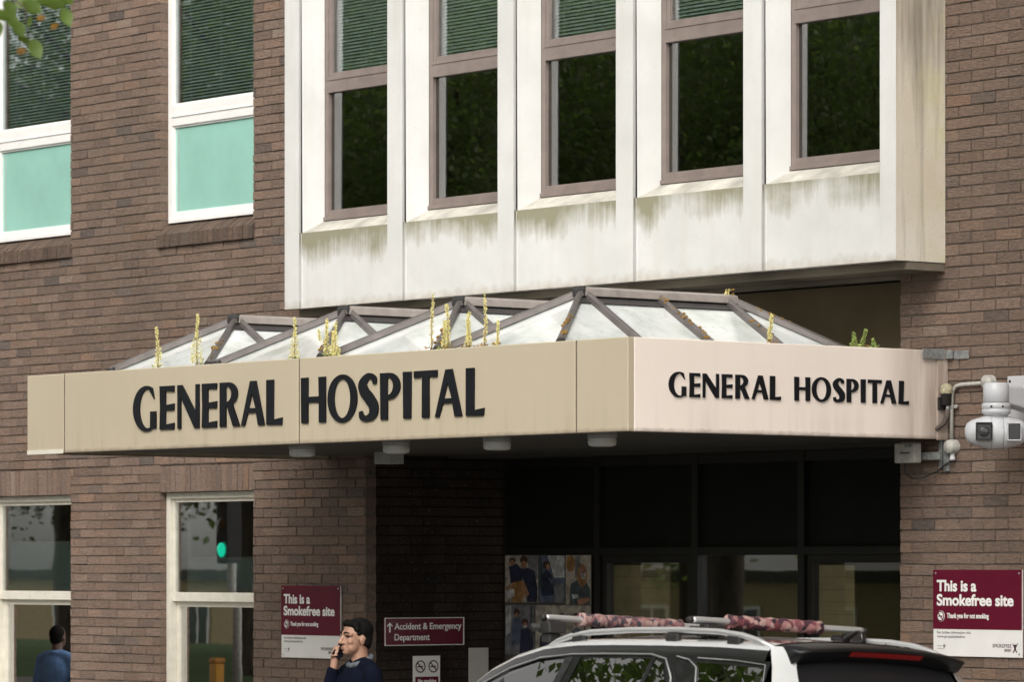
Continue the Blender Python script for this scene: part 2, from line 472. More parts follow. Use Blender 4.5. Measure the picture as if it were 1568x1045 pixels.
# openings as x0, x1, z0, z1 on the wall plane
UP = [(-14.65, -13.31), (-11.95, -10.61), (-9.246, -7.904)]
OPEN = [(a, b, 4.725, 9) for a, b in UP] + [(a, b, 0.90, 2.925) for a, b in UP]
OPEN += [(-6.393, -0.44, -1, 4.05), (-6.82, -0.03, 4.05, 9)]
wall = MB(); mor = MB()
def tone():
    t = rnd.choice(ODD) if rnd.random() < 0.07 else rnd.choice(TONES)
    f = rnd.uniform(0.85, 1.14) * 1.06
    return tuple(q * f for q in t)
def spans(z, x0, x1):
    cuts = sorted((a, b) for a, b, c, d in OPEN if c - 0.001 < z < d)
    out = []; x = x0
    for a, b in cuts:
        if a > x: out.append((x, a))
        x = max(x, b)
    if x < x1: out.append((x, x1))
    return out
JT = 0.009
WX0, WX1 = -16.0, 5.0
for ci in range(0, 102):
    z0 = ci * C_
    zb, zt = z0 + 0.009, z0 + C_
    # a course drifts by a few millimetres
    for a, b in spans(z0 + 0.04, WX0, WX1):
        mor.box(a + 0.0015, b - 0.0015, 0.0075, 0.1, z0, z0 + C_)
        x = math.floor(a / 0.225) * 0.225 + (0.1125 if ci % 2 else 0) - 0.225
        while x < b:
            j = rnd.uniform(-0.004, 0.004)
            xa, xb = max(a, x + JT / 2 + j), min(b, x + 0.225 - JT / 2 + rnd.uniform(-0.004, 0.004))
            if xb - xa > 0.02:
                y = rnd.uniform(-0.0035, 0.0025)
                wall.box(xa, xb, y, 0.102, zb + rnd.uniform(-0.002, 0.002), zt + rnd.uniform(-0.002, 0.001), tone(), 0.0016)
            x += 0.225
# bricks on end over the ground-floor windows, bricks on edge as sills
for a, b in UP:
    n = 18; w = (b - a) / n
    for i in range(n):
        t = tone(); y = rnd.uniform(-0.004, 0.003)
        wall.box(a + i * w + 0.004, a + (i + 1) * w - 0.004, y, 0.1, 2.703, 2.917, t, 0.0015)
    mor.box(a + 0.002, b - 0.002, 0.012, 0.1, 2.702, 2.923)
wall.build('brick_wall', M['brick'], B)
mor.build('mortar', M['mortar'], B)
def sloped_sill(a, b):
    s = MB(); n = 20; w = (b - a + 0.06) / n
    for i in range(n):
        x0 = a - 0.03 + i * w + 0.004; x1 = x0 + w - 0.008; y = -0.030 + rnd.uniform(-0.004, 0.004); dz = rnd.uniform(-0.003, 0.003)
        t = tuple(q * 0.62 for q in tone())
        if i in (0, n - 1):
            x0 = max(x0, a - 0.02); x1 = min(x1, b + 0.02)
        prof_ = [(y, 4.728), (y, 4.833 + dz), (0.10, 4.935 + dz), (0.10, 4.728)]
        vv = [(x0, q[0], q[1]) for q in prof_] + [(x1, q[0], q[1]) for q in prof_]
        s.add(vv, [(0, 1, 2, 3), (7, 6, 5, 4), (0, 4, 5, 1), (1, 5, 6, 2), (2, 6, 7, 3), (3, 7, 4, 0)], t)
    s.build('brick_sill', M['brick'], B)
for a, b in UP: sloped_sill(a, b)

# the rest of the building beyond the picture
MB().box(-16, 46, 0.0, 9, 7.66, 12.5).build('upper_wall', M['plain_brick'], B)
MB().box(5.002, 46, 0.0, 9, -0.3, 7.659).build('wing_wall', M['plain_brick'], B)
MB().box(-40, -16.002, 0.0, 9, -0.3, 12.5).build('wing_wall', M['plain_brick'], B)
# rooms behind the windows
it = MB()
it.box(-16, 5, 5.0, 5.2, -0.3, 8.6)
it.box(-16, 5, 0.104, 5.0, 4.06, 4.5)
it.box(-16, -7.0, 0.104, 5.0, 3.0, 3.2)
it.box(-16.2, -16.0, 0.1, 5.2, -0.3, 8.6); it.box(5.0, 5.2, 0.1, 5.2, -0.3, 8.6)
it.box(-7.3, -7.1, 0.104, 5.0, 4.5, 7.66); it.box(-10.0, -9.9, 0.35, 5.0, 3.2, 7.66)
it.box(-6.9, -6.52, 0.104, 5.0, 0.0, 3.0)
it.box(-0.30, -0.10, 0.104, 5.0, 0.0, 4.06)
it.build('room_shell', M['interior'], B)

def blind_mesh(x0, x1, y, z0, z1, step=0.027, ang=38):
    s = MB(); z = z1; c, d = 0.0125 * math.cos(R(ang)), 0.0125 * math.sin(R(ang))
    while z > z0:
        s.quad((x0, y - c, z - d), (x1, y - c, z - d), (x1, y + c, z + d), (x0, y + c, z + d)); z -= step
    for f in (0.12, 0.5, 0.88):
        x = x0 + (x1 - x0) * f; s.box(x - 0.002, x + 0.002, y - 0.014, y - 0.012, z0, z1)
    return s

def ring(s, x0, x1, z0, z1, w, y0, y1, wb=None, wt=None):
    """four butted frame members"""
    wb = wb or w; wt = wt or w
    s.box(x0, x0 + w, y0, y1, z0, z1); s.box(x1 - w, x1, y0, y1, z0, z1)
    s.box(x0 + w, x1 - w, y0 + 0.002, y1, z0, z0 + wb); s.box(x0 + w, x1 - w, y0 + 0.002, y1, z1 - wt, z1)
    return s

# upper white windows: blind behind the top pane, turquoise film on the bottom pane
for a, b in UP:
    s = MB()
    ring(s, a + 0.004, b - 0.004, 4.938, 7.6, 0.065, 0.078, 0.15, wb=0.07)
    s.box(a + 0.069, b - 0.069, 0.074, 0.15, 5.735, 5.905)
    s.box(a + 0.069, b - 0.069, 0.066, 0.079, 5.806, 5.817)
    ring(s, a + 0.069, b - 0.069, 5.008, 5.735, 0.016, 0.086, 0.12)
    ring(s, a + 0.069, b - 0.069, 5.905, 7.535, 0.016, 0.086, 0.12)
    s.box(a + 0.03, b - 0.01, 0.060, 0.079, 4.930, 4.966)
    w = s.build('window', M['white_frame'], B, bevel=0.003)
    MB().box(a + 0.085, b - 0.085, 0.105, 0.109, 5.92, 7.52).build('pane', M['glass_upper'], w)
    MB().box(a + 0.085, b - 0.085, 0.104, 0.110, 5.024, 5.72).build('frosted_pane', M['turquoise'], w)
    MB().box(a + 0.12, a + 0.135, 0.100, 0.1042, 5.024, 5.72).build('film_edge', M['pale_film'], w)
    blind_mesh(a + 0.09, b - 0.09, 0.16, 5.93, 7.5).build('blind', M['blind'], w)

# ground-floor sash windows
for a, b in UP:
    s = MB()
    ring(s, a + 0.004, b - 0.004, 0.905, 2.698, 0.055, 0.060, 0.17, wt=0.05)
    ring(s, a + 0.059, b - 0.059, 1.80, 2.648, 0.030, 0.085, 0.125, wb=0.075)      # upper sash
    ring(s, a + 0.059, b - 0.059, 0.96, 1.80, 0.045, 0.128, 0.165)
    w = s.build('window', M['cream_frame'], B, bevel=0.003)
    MB().box(a + 0.088, b - 0.088, 0.103, 0.107, 1.874, 2.619).build('pane', M['glass_low'], w)
    MB().box(a + 0.103, b - 0.103, 0.146, 0.150, 1.004, 1.757).build('pane', M['glass_street'], w)
    pz, pa = (2.28, a + 0.15) if a < -10 else (2.14, a + 0.24)
    q = MB(); q.box(pa - 0.03, b - 0.09, 0.126, 0.15, pz, pz + 0.024); q.box(pa - 0.03, b - 0.09, 0.126, 0.15, 1.878, 1.905)
    q.box(pa - 0.03, pa, 0.126, 0.15, 1.906, pz - 0.001); q.box(pa - 0.03, pa, 0.126, 0.15, pz + 0.025, 2.61)
    q.box(b - 0.72, b - 0.67, 0.118, 0.1255, pz + 0.008, pz + 0.034)
    q.build('inner_sash', M['grey_plastic'], w)
    MB().box(pa, b - 0.09, 0.135, 0.14, 1.905, pz).build('frosted_panel', M['pale_film'], w)

# ------------------------------------------------------------------ white concrete bay with five windows
J = [-6.640, -5.315, -3.980, -2.643, -1.302, -0.013]
FIN = [-5.515, -4.18, -2.843, -1.502, -0.165]
YF, YW, ZB, ZS, ZW, ZT = -0.45, -0.28, 4.085, 4.668, 4.762, 7.66
G = 0.015
for i in range(5):
    x0, x1, xf = J[i] + G, (J[i + 1] - G if i < 4 else J[5]), FIN[i]
    wl, wr_ = J[i] + 0.092, xf - 0.09
    s = MB()
    ya = YF + 0.014
    s.quad((x0, ya, ZB), (xf, ya, ZB), (xf, ya, ZS), (x0, ya, ZS))                          # apron
    sl_ = MB(); sl_.quad((x0, ya, ZS), (xf, ya, ZS), (wr_, YW, ZW), (wl, YW, ZW))                        # sloped sill
    s.quad((xf, YF, ZB), (xf, YF, ZS), (xf, ya, ZS), (xf, ya, ZB))
    s.add([(x0, YF, ZS), (x0, ya, ZS), (wl, YW, ZW), (wl, YW, ZT), (x0, YF, ZT)], [(0, 1, 2, 3, 4)])                         # left splay
    s.add([(xf, YF, ZS), (xf, YF, ZT), (wr_, YW, ZT), (wr_, YW, ZW), (xf, ya, ZS)], [(0, 1, 2, 3, 4)])                       # right splay
    s.quad((xf, YF, ZB), (x1, YF, ZB), (x1, YF, ZT), (xf, YF, ZT))                         # flat fin
    s.quad((x0, YF, ZB), (x0, YF, ZT), (x0, YF + 0.10, ZT), (x0, YF + 0.10, ZB))
    s.quad((x0, YF, ZB), (x0, YF + 0.10, ZB), (x1, YF + 0.10, ZB), (x1, YF, ZB))
    if i < 4: s.quad((x1, YF, ZB), (x1, YF + 0.10, ZB), (x1, YF + 0.10, ZT), (x1, YF, ZT))
    cp_ = s.build('concrete_panel', M['concrete'], B)
    sl_.build('sill', M['sill'], cp_)
    # window in the panel
    f = MB()
    ring(f, wl + 0.004, wr_ - 0.004, ZW + 0.006, 7.55, 0.045, YW, YW + 0.07, wb=0.075)
    f.box(wl + 0.049, wr_ - 0.049, YW - 0.006, YW + 0.07, 5.752, 5.868)
    f.box(wl + 0.049, wr_ - 0.049, YW - 0.012, YW - 0.005, 5.845, 5.868)
    f.box(wl + 0.0, wr_ - 0.02, YW - 0.014, YW, ZW + 0.002, ZW + 0.03)
    ring(f, wl + 0.049, wr_ - 0.049, 5.868, 7.505, 0.035, YW + 0.004, YW + 0.06)
    for xx in (wl + 0.12, wr_ - 0.16):
        f.box(xx, xx + 0.03, YW - 0.0075, YW - 0.005, 5.79, 5.812)
    w = f.build('bay_window', M['brown_frame'], B, bevel=0.003)
    MB().box(wl + 0.084, wr_ - 0.084, YW + 0.03, YW + 0.034, 5.903, 7.47).build('pane', M['glass_upper'], w)
    MB().box(wl + 0.049, wr_ - 0.049, YW + 0.03, YW + 0.034, ZW + 0.081, 5.752).build('dark_pane', M['glass_dark'], w)
    blind_mesh(wl + 0.06, wr_ - 0.06, YW + 0.10, 5.92, 7.48, 0.026, 52).build('blind', M['blind_green'], w)
    MB().box(wl + 0.03, wl + 0.05, YW + 0.071, YW + 0.36, ZW + 0.05, 5.75).build('inner_jamb', M['dark_inner'], w)
# left end piece, return, soffit and the filler in the joints
s = MB(); s.quad((-6.841, YF, ZB), (J[0] - G, YF, ZB), (J[0] - G, YF, ZT), (-6.841, YF, ZT))
s.quad((J[0] - G, YF, ZB), (J[0] - G, YF + 0.10, ZB), (J[0] - G, YF + 0.10, ZT), (J[0] - G, YF, ZT))
s.quad((-6.841, YF, ZB), (-6.841, YF, ZT), (-6.841, -0.001, ZT), (-6.841, -0.001, ZB))
s.quad((-6.841, YF, ZB), (-6.841, YF + 0.1, ZB), (J[0] - G, YF + 0.1, ZB), (J[0] - G, YF, ZB))
s.build('concrete_panel', M['concrete'], B)
s = MB(); s.quad((J[5], YF, ZB), (J[5], -0.004, ZB), (J[5], -0.004, ZT), (J[5], YF, ZT))
s.build('side_panel', M['side'], B)
s = MB(); s.box(-6.80, -0.04, YF + 0.10, -0.005, ZB + 0.004, ZS)
for i in range(1, 5): s.box(J[i] - 0.05, J[i] + 0.012, YF + 0.035, YF + 0.098, ZB + 0.01, ZT)
s.box(J[0] - 0.05, J[0] + 0.012, YF + 0.035, YF + 0.098, ZB + 0.01, ZT)
s.build('bay_backing', M['joint'], B)
for i in range(5):      # solid wall behind each fin so that the rooms stay dark
    pass
s = MB(); s.box(-6.80, -0.02, -0.34, -0.003, 4.030, 4.083)
s.build('bay_soffit', M['tan_board'], B)
s = MB(); s.box(-6.39, -0.445, 0.012, 0.05, 4.00, 4.049); s.box(-6.39, -0.445, 0.004, 0.012, 4.035, 4.050)
s.build('soffit_trim', M['tan_board'], B)

# ------------------------------------------------------------------ recessed entrance under the canopy
s = MB(); s.box(-6.50, -6.394, 0.104, 1.4, 0.07, 4.05); s.build('return_backing', M['black_panel'], B)  # joints between the return bricks painted black as recess shade
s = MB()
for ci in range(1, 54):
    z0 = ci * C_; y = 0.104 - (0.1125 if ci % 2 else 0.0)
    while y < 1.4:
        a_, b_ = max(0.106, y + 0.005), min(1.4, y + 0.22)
        if b_ - a_ > 0.03: s.box(-6.45, -6.384 + rnd.uniform(-0.003, 0.003), a_, b_, z0 + 0.011, z0 + C_, tuple(q * 0.13 for q in tone()), 0.0015)  # brick tone cut to paint in the deep shade of the recess
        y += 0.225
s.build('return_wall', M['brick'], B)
MB().box(-6.38, -0.445, 0.70, 0.80, 2.96, 4.05).build('upper_panel', M['brown_panel'], B)
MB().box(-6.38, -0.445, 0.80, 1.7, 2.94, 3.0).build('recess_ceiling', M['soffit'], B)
YG = 1.40
s = MB()
MX = [-6.38, -5.22, -4.07, -2.89, -1.75, -0.45]
for x in MX: s.box(x - 0.035 if x > -6.3 else x, x + 0.035 if x < -0.5 else x, YG - 0.05, YG + 0.08, 0.07, 2.94)
for a, b in zip(MX, MX[1:]):
    s.box(a + 0.036, b - 0.036, YG - 0.045, YG + 0.075, 2.175, 2.235); s.box(a + 0.036, b - 0.036, YG - 0.045, YG + 0.075, 2.86, 2.935)
    s.box(a + 0.036, b - 0.036, YG - 0.052, YG - 0.0455, 2.212, 2.226)
scr = s.build('entrance_screen', M['black_metal'], B)
for a, b in zip(MX, MX[1:]):
    MB().box(a + 0.036, b - 0.036, YG + 0.0, YG + 0.006, 2.236, 2.859).build('dark_panel', M['black_panel'], scr)
MB().box(MX[2] + 0.036, MX[3] - 0.036, YG, YG + 0.006, 0.1, 2.174).build('pane', M['glass_mirror'], scr)
MB().box(MX[0], MX[1] - 0.036, YG, YG + 0.006, 0.1, 2.174).build('dark_panel', M['black_panel'], scr)
for (a, b, xs) in ((MX[1], MX[2], 0.58), (MX[3], MX[4], 0.55)):
    d = MB(); ring(d, a + 0.05, b - 0.05, 0.09, 2.172, 0.05, YG - 0.03, YG + 0.03, wt=0.055)
    door = d.build('sliding_door', M['black_metal'], B)
    MB().box(a + 0.10, b - 0.10, YG - 0.002, YG + 0.004, 0.14, 2.117).build('pane', M['glass_door'], door)
    bl = MB(); z = 2.10
    x_end = a + 0.12 + (b - a) * xs if a < -4 else a + 0.5
    while z > 0.9:
        bl.box(a + 0.13, x_end, YG + 0.012, YG + 0.024, z - 0.088, z); z -= 0.09
    bl.build('slatted_screen', M['slat'] if 'slat' in M else simple('beige_slats', (0.74, 0.66, 0.48), 0.8, var=0.15), door)

# ------------------------------------------------------------------ entrance canopy
K = thing('entrance_canopy', 'tan entrance canopy with black GENERAL HOSPITAL lettering and glass skylights', 'canopy', (-3.4, -1.3, 2.92))
XL, XR, YC, Z0, Z1 = -6.925, 0.0, -2.74, 2.925, 3.508
cx = [XL, -6.418, -3.466, -0.503, XR]
panels = []
for i in range(4):
    s = MB(); a, b = cx[i] + (0.006 if i else 0), cx[i + 1] - (0.006 if i < 3 else 0)
    s.box(a, b, YC, YC + 0.05, Z0, Z1)
    panels.append(s.build('fascia_panel', M['fascia'], K, bevel=0.006))
s = MB(); s.box(XL + 0.01, cx[1] - 0.01, YC - 0.007, YC - 0.0005, Z0 - 0.004, Z0 + 0.028); s.build('bottom_lip', M['cream_frame'], K)
s = MB()
s.box(XR - 0.051, XR - 0.001, YC + 0.052, -0.095, Z0, Z1)
sp = s.build('side_fascia', M['fascia_side'], K, bevel=0.006)
s = MB(); s.box(XR - 0.001, XR + 0.012, -0.098, -0.006, Z0 - 0.004, Z1 - 0.01); s.box(XR - 0.05, XR - 0.0015, -0.094, -0.006, Z0, Z1)
s.build('end_trim', M['fascia_side'], K)
s = MB(); s.box(XL, XL + 0.05, YC + 0.052, -0.006, Z0, Z1); s.build('side_fascia', M['fascia'], K)
MB().box(XL + 0.06, XR - 0.06, YC + 0.06, -0.008, 3.40, 3.465).build('roof_deck', M['roof_felt'], K)
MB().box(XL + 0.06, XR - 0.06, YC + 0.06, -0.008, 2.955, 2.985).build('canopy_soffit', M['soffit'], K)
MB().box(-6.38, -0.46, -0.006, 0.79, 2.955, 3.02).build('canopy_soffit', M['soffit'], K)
s = MB()
for i in (1, 2, 3): s.box(cx[i] - 0.0062, cx[i] + 0.0062, YC + 0.003, YC + 0.045, Z0 + 0.002, Z1 - 0.002)
s.build('joint_strip', M['sealant'], K)

# skylights: hipped glass roofs in a row, ridges running back to the wall
SKX = [(-5.99, -4.76), (-4.635, -3.41), (-3.31, -2.11), (-2.02, -0.83)]
YB0, YR0, YR1, YB1, ZE, ZR = -2.60, -1.94, -0.62, -0.08, 3.50, 3.86
for n_, (a, b) in enumerate(SKX):
    m_ = (a + b) / 2
    A, Bp, Cp, D = Vector((a, YB0, ZE)), Vector((b, YB0, ZE)), Vector((b, YB1, ZE)), Vector((a, YB1, ZE))
    E_, F_ = Vector((m_, YR0, ZR)), Vector((m_, YR1, ZR))
    up = Vector((0, 0, 0.035))
    bars = MB()
    def bar(p, q, w=0.021):
        d = (q - p).normalized(); sd = d.cross(Vector((0, 0, 1))).normalized() * w; u = sd.cross(d).normalized()
        if u.z < 0: u = -u
        bars.prism([p - sd + u * 0.0, p - sd * 0.9 + u * 0.035, p - sd * 0.35 + u * 0.05, p + sd * 0.35 + u * 0.05, p + sd * 0.9 + u * 0.035, p + sd], p, q)
    for p, q in ((A, E_), (Bp, E_), (Cp, F_), (D, F_)): bar(p, q)
    for yy in (YR0 + 0.03, -1.29, -0.68):
        bar(Vector((b, yy, ZE)), Vector((m_, yy, ZR)), 0.021); bar(Vector((a, yy, ZE)), Vector((m_, yy, ZR)), 0.021)
    sk = bars.build('skylight', M['bar'], K, bevel=0.003)
    rg = MB(); rg.prism([E_ + Vector((-0.05, -0.03, 0.0)), E_ + Vector((-0.04, -0.03, 0.05)), E_ + Vector((0, -0.03, 0.065)), E_ + Vector((0.04, -0.03, 0.05)), E_ + Vector((0.05, -0.03, 0.0))], E_, F_ + Vector((0, 0.05, 0)))
    fl = MB()
    for e_ in (a, b):
        u0, u1 = 0.0, 0.17
        def on(x_, yy_, lift): return Vector((m_ + (e_ - m_) * x_, yy_, ZR - (ZR - ZE) * x_ + lift))
        sl = 0.66 * 0.17
        fl.add([on(0, YR0 - 0.0, .012), on(0, YR1, .012), on(u1, YR1 + sl * .8, .012), on(u1, YR0 - sl, .012)], [(0, 1, 2, 3)])
    fl.build('ridge_flashing', M['flashing'], sk)
    rg.build('ridge_bar', M['bar_light'], sk, bevel=0.004)
    g = MB(); g.add([A, Bp, E_], [(0, 1, 2)]); g.add([A, E_, F_, D], [(0, 1, 2, 3)]); g.add([Bp, Cp, F_, E_], [(0, 1, 2, 3)]); g.add([Cp, D, F_], [(0, 1, 2)])
    g.build('glass_pane', M['skylight'], sk)
    cp = MB()
    for p, d in ((A, Vector((-0.6, -0.5, -0.15))), (Bp, Vector((0.6, -0.5, -0.15)))):
        d = (p - E_).normalized(); cp.tube([p - d * 0.03 + up * 0.4, p + d * 0.04 + up * 0.4], 0.030, 8)
    cp.lathe([(0.0, 0.068), (0.04, 0.064), (0.050, 0.04), (0.052, 0.0)], E_ + Vector((0, -0.01, 0)), n=8, smooth=False)
    cp.build('bar_cap', M['rubber'], sk)
    cu_ = MB(); ring(cu_, a - 0.02, b + 0.02, 0, 0, 0.03, 0, 0)
    cu_ = MB(); cu_.box(a - 0.03, b + 0.03, YB0 - 0.03, YB0 + 0.01, 3.466, 3.502); cu_.box(a - 0.03, b + 0.03, YB1 - 0.01, YB1 + 0.03, 3.466, 3.502)
    cu_.box(a - 0.03, a + 0.01, YB0 + 0.012, YB1 - 0.012, 3.466, 3.5); cu_.box(b - 0.01, b + 0.03, YB0 + 0.012, YB1 - 0.012, 3.466, 3.5)
    cu_.build('kerb_upstand', M['bar'], sk)
    ms = MB()
    def clump(p, q, t0, t1, n, r_):
        for _ in range(n):
            c = p.lerp(q, rnd.uniform(t0, t1)) + Vector((rnd.uniform(-0.02, 0.02), rnd.uniform(-0.02, 0.02), 0.045))
            r0 = r_ * rnd.uniform(0.5, 1.2)
            ms.lathe([(0, r0 * 0.8), (r0 * 0.8, r0 * 0.4), (r0, 0), (r0 * 0.7, -r0 * 0.5)], c, n=6)
    yy, y2 = -1.29, -0.68
    clump(Bp, E_, 0.05, 0.45, 14, 0.016)
    clump(Vector((b, yy, ZE)), Vector((m_, yy, ZR)), 0.1, 0.95, 60, 0.014)
    clump(Cp, F_, 0.5, 0.8, 8, 0.014); clump(Vector((b, y2, ZE)), Vector((m_, y2, ZR)), 0.1, 0.6, 18, 0.012)
    ms.build('moss', M['moss'], sk)

# ------------------------------------------------------------------ raised lettering on both faces of the canopy
def arc(cx_, cy, rx, ry, a0, a1, n=22):
    return [(cx_ + rx * math.cos(R(a0 + (a1 - a0) * i / n)), cy + ry * math.sin(R(a0 + (a1 - a0) * i / n))) for i in range(n + 1)]
def catmull(pts, n=8):
    P_ = [pts[0]] + pts + [pts[-1]]; out = []
    for i in range(1, len(P_) - 2):
        for k_ in range(n):
            t = k_ / n
            out.append(tuple(0.5 * (2 * P_[i][d] + (P_[i + 1][d] - P_[i - 1][d]) * t + (2 * P_[i - 1][d] - 5 * P_[i][d] + 4 * P_[i + 1][d] - P_[i + 2][d]) * t * t + (3 * P_[i][d] - P_[i - 1][d] - 3 * P_[i + 1][d] + P_[i + 2][d]) * t ** 3) for d in range(len(pts[0]))))
    return out + [tuple(pts[-1])]
def stroke(pts):
    """pts (x, y, half width x, half width y) -> outline"""
    c = catmull(pts); l, r = [], []
    for i, p in enumerate(c):
        q0, q1 = c[max(i - 1, 0)], c[min(i + 1, len(c) - 1)]
        tx, ty = q1[0] - q0[0], q1[1] - q0[1]; n_ = math.hypot(tx, ty) or 1
        nx, ny = -ty / n_, tx / n_
        l.append((p[0] + nx * p[2], p[1] + ny * p[2])); r.append((p[0] - nx * p[2], p[1] - ny * p[2]))
    return l + r[::-1]
# shapes in a box 0..w by 0..1, w = width over height
GL = {
 'G': (0.69, lambda: [arc(0.40, 0.5, 0.40, 0.53, 62, 300, 40) + [(0.69, 0.03), (0.69, 0.43), (0.52, 0.43), (0.515, 0.085)] + arc(0.44, 0.5, 0.245, 0.455, 290, 82, 40) + [(0.64, 0.71)]]),
 'E': (0.44, lambda: [[(0, 0), (0.43, 0), (0.44, 0.145), (0.18, 0.11), (0.18, 0.44), (0.43, 0.43), (0.44, 0.59), (0.18, 0.56), (0.18, 0.885), (0.43, 0.86), (0.44, 1), (0, 1), (0.015, 0.5)]]),
 'N': (0.65, lambda: [[(0, 0), (0.10, 0), (0.10, 0.72), (0.51, 0), (0.65, 0), (0.65, 1), (0.545, 1), (0.54, 0.38), (0.14, 1), (0, 1)]]),
 'R': (0.56, lambda: [[(0, 0), (0.175, 0), (0.175, 0.475), (0.20, 0.475), (0.375, 0), (0.565, 0), (0.36, 0.505)] + arc(0.24, 0.74, 0.265, 0.26, -52, 88, 16) + [(0, 1)],
                      arc(0.185, 0.735, 0.145, 0.175, -88, 88, 14) + [(0.175, 0.91), (0.175, 0.56)]]),
 'A': (0.67, lambda: [[(0, 0), (0.105, 0), (0.20, 0.285), (0.435, 0.285), (0.49, 0), (0.675, 0), (0.435, 1), (0.265, 1)], [(0.225, 0.39), (0.315, 0.72), (0.42, 0.39)]]),
 'L': (0.44, lambda: [[(0, 0), (0.42, -0.01), (0.44, 0.15), (0.195, 0.115), (0.20, 1), (0, 1)]]),
 'H': (0.66, lambda: [[(0.01, 0), (0.185, 0), (0.185, 0.45), (0.475, 0.45), (0.475, 0), (0.65, 0), (0.65, 1), (0.465, 1), (0.475, 0.575), (0.185, 0.575), (0.19, 1), (0, 1)]]),
 'O': (0.79, lambda: [arc(0.395, 0.5, 0.395, 0.525, 0, 360, 44)[:-1], arc(0.395, 0.5, 0.22, 0.425, 0, 360, 44)[:-1]]),
 'S': (0.48, lambda: [stroke([(0.40, 0.78, 0.045), (0.385, 0.90, 0.06), (0.24, 0.955, 0.065), (0.105, 0.80, 0.10), (0.14, 0.63, 0.115), (0.27, 0.47, 0.12), (0.375, 0.30, 0.115), (0.355, 0.12, 0.10), (0.21, 0.04, 0.065), (0.09, 0.075, 0.065), (0.05, 0.20, 0.04)])]),
 'P': (0.50, lambda: [[(0.01, 0), (0.185, 0), (0.185, 0.43)] + arc(0.22, 0.715, 0.275, 0.285, -80, 88, 18) + [(0, 1)], arc(0.185, 0.715, 0.14, 0.19, -88, 88, 14) + [(0.18, 0.905), (0.18, 0.525)]]),
 'I': (0.20, lambda: [[(0.01, 0), (0.19, 0), (0.20, 1), (0, 1)]]),
 'T': (0.58, lambda: [[(0.20, 0), (0.38, 0), (0.375, 0.87), (0.575, 0.85), (0.58, 1), (0, 1), (0.005, 0.85), (0.205, 0.87)]]),
}
LEFT = [('G', -5.486, -5.192), ('E', -5.145, -4.96), ('N', -4.919, -4.649), ('E', -4.615, -4.431), ('R', -4.395, -4.154), ('A', -4.137, -3.858), ('L', -3.833, -3.644), ('H', -3.427, -3.139), ('O', -3.12, -2.788), ('S', -2.77, -2.558), ('P', -2.53, -2.309), ('I', -2.28, -2.19), ('T', -2.161, -1.91), ('A', -1.935, -1.65), ('L', -1.607, -1.416)]
RIGHT = [('G', -2.412, -2.27), ('E', -2.242, -2.154), ('N', -2.132, -1.999), ('E', -1.974, -1.886), ('R', -1.859, -1.743), ('A', -1.722, -1.583), ('L', -1.567, -1.474), ('H', -1.359, -1.222), ('O', -1.207, -1.043), ('S', -1.023, -0.923), ('P', -0.905, -0.8), ('I', -0.78, -0.738), ('T', -0.717, -0.596), ('A', -0.605, -0.466), ('L', -0.443, -0.353)]
for ch, a, b in LEFT:
    w_, fn = GL[ch]; sx = (b - a) / w_; zh = 0.308
    mt = Matrix(((sx, 0, 0, a), (0, 0, -1, YC - 0.009), (0, zh, 0, 3.064), (0, 0, 0, 1)))
    par = panels[1] if b < cx[2] else panels[2]
    curve_shape(fn(), 0.0045, 'letter', M['letter'], par, mt)
for i_, (ch, a, b) in enumerate(RIGHT):
    w_, fn = GL[ch]; sx = (b - a) / w_; zh = 0.151
    mt = Matrix(((0, 0, 1, XR + 0.005), (sx, 0, 0, a), (0, zh, 0, 3.148), (0, 0, 0, 1)))
    if i_ == 14: mt = mt @ Matrix.Rotation(R(-1.5), 4, 'Z')
    curve_shape(fn(), 0.004, 'letter', M['letter'], sp, mt)

# lamps in a row under the front edge of the canopy
LX = [-3.87, -2.79, -1.70, -0.63]
LW = ['first from the wall corner, above the brick pier', 'directly above the small box', 'third from the left end, between letters and joint', 'nearest the canopy corner']
lab = ['round grey lamp under the canopy below the joint between the two words', 'round grey lamp under the canopy just above the small hanging box', 'round grey lamp under the canopy below the last letter of the front wording', 'round grey lamp under the canopy nearest its front corner']
for x, lb in zip(LX, lab):
    t = thing('bulkhead_lamp', lb, 'lamp', (x, -2.42, 2.955), 'round lamps under the canopy edge')
    MB().lathe([(0.0, 2.954), (0.088, 2.954), (0.094, 2.94), (0.094, 2.905), (0.089, 2.90)], (x, -2.42, 0), n=24).build('housing', M['lamp_body'], t)
    MB().lathe([(0.089, 2.9005), (0.092, 2.88), (0.086, 2.857), (0.06, 2.85), (0.0, 2.849)], (x, -2.42, 0), n=24).build('diffuser', M['diffuser'], t)
t = thing('sign_box', 'small grey box hanging under the canopy below a round lamp', 'box', (-3.45, -1.9, 2.95))
s = MB(); s.box(-3.565, -3.39, -2.03, -1.90, 2.80, 2.885); s.build('case', M['lamp_body'], t, bevel=0.006)
s = MB(); s.box(-3.49, -3.46, -1.98, -1.95, 2.886, 2.954); s.build('hanger', M['galv'], t)

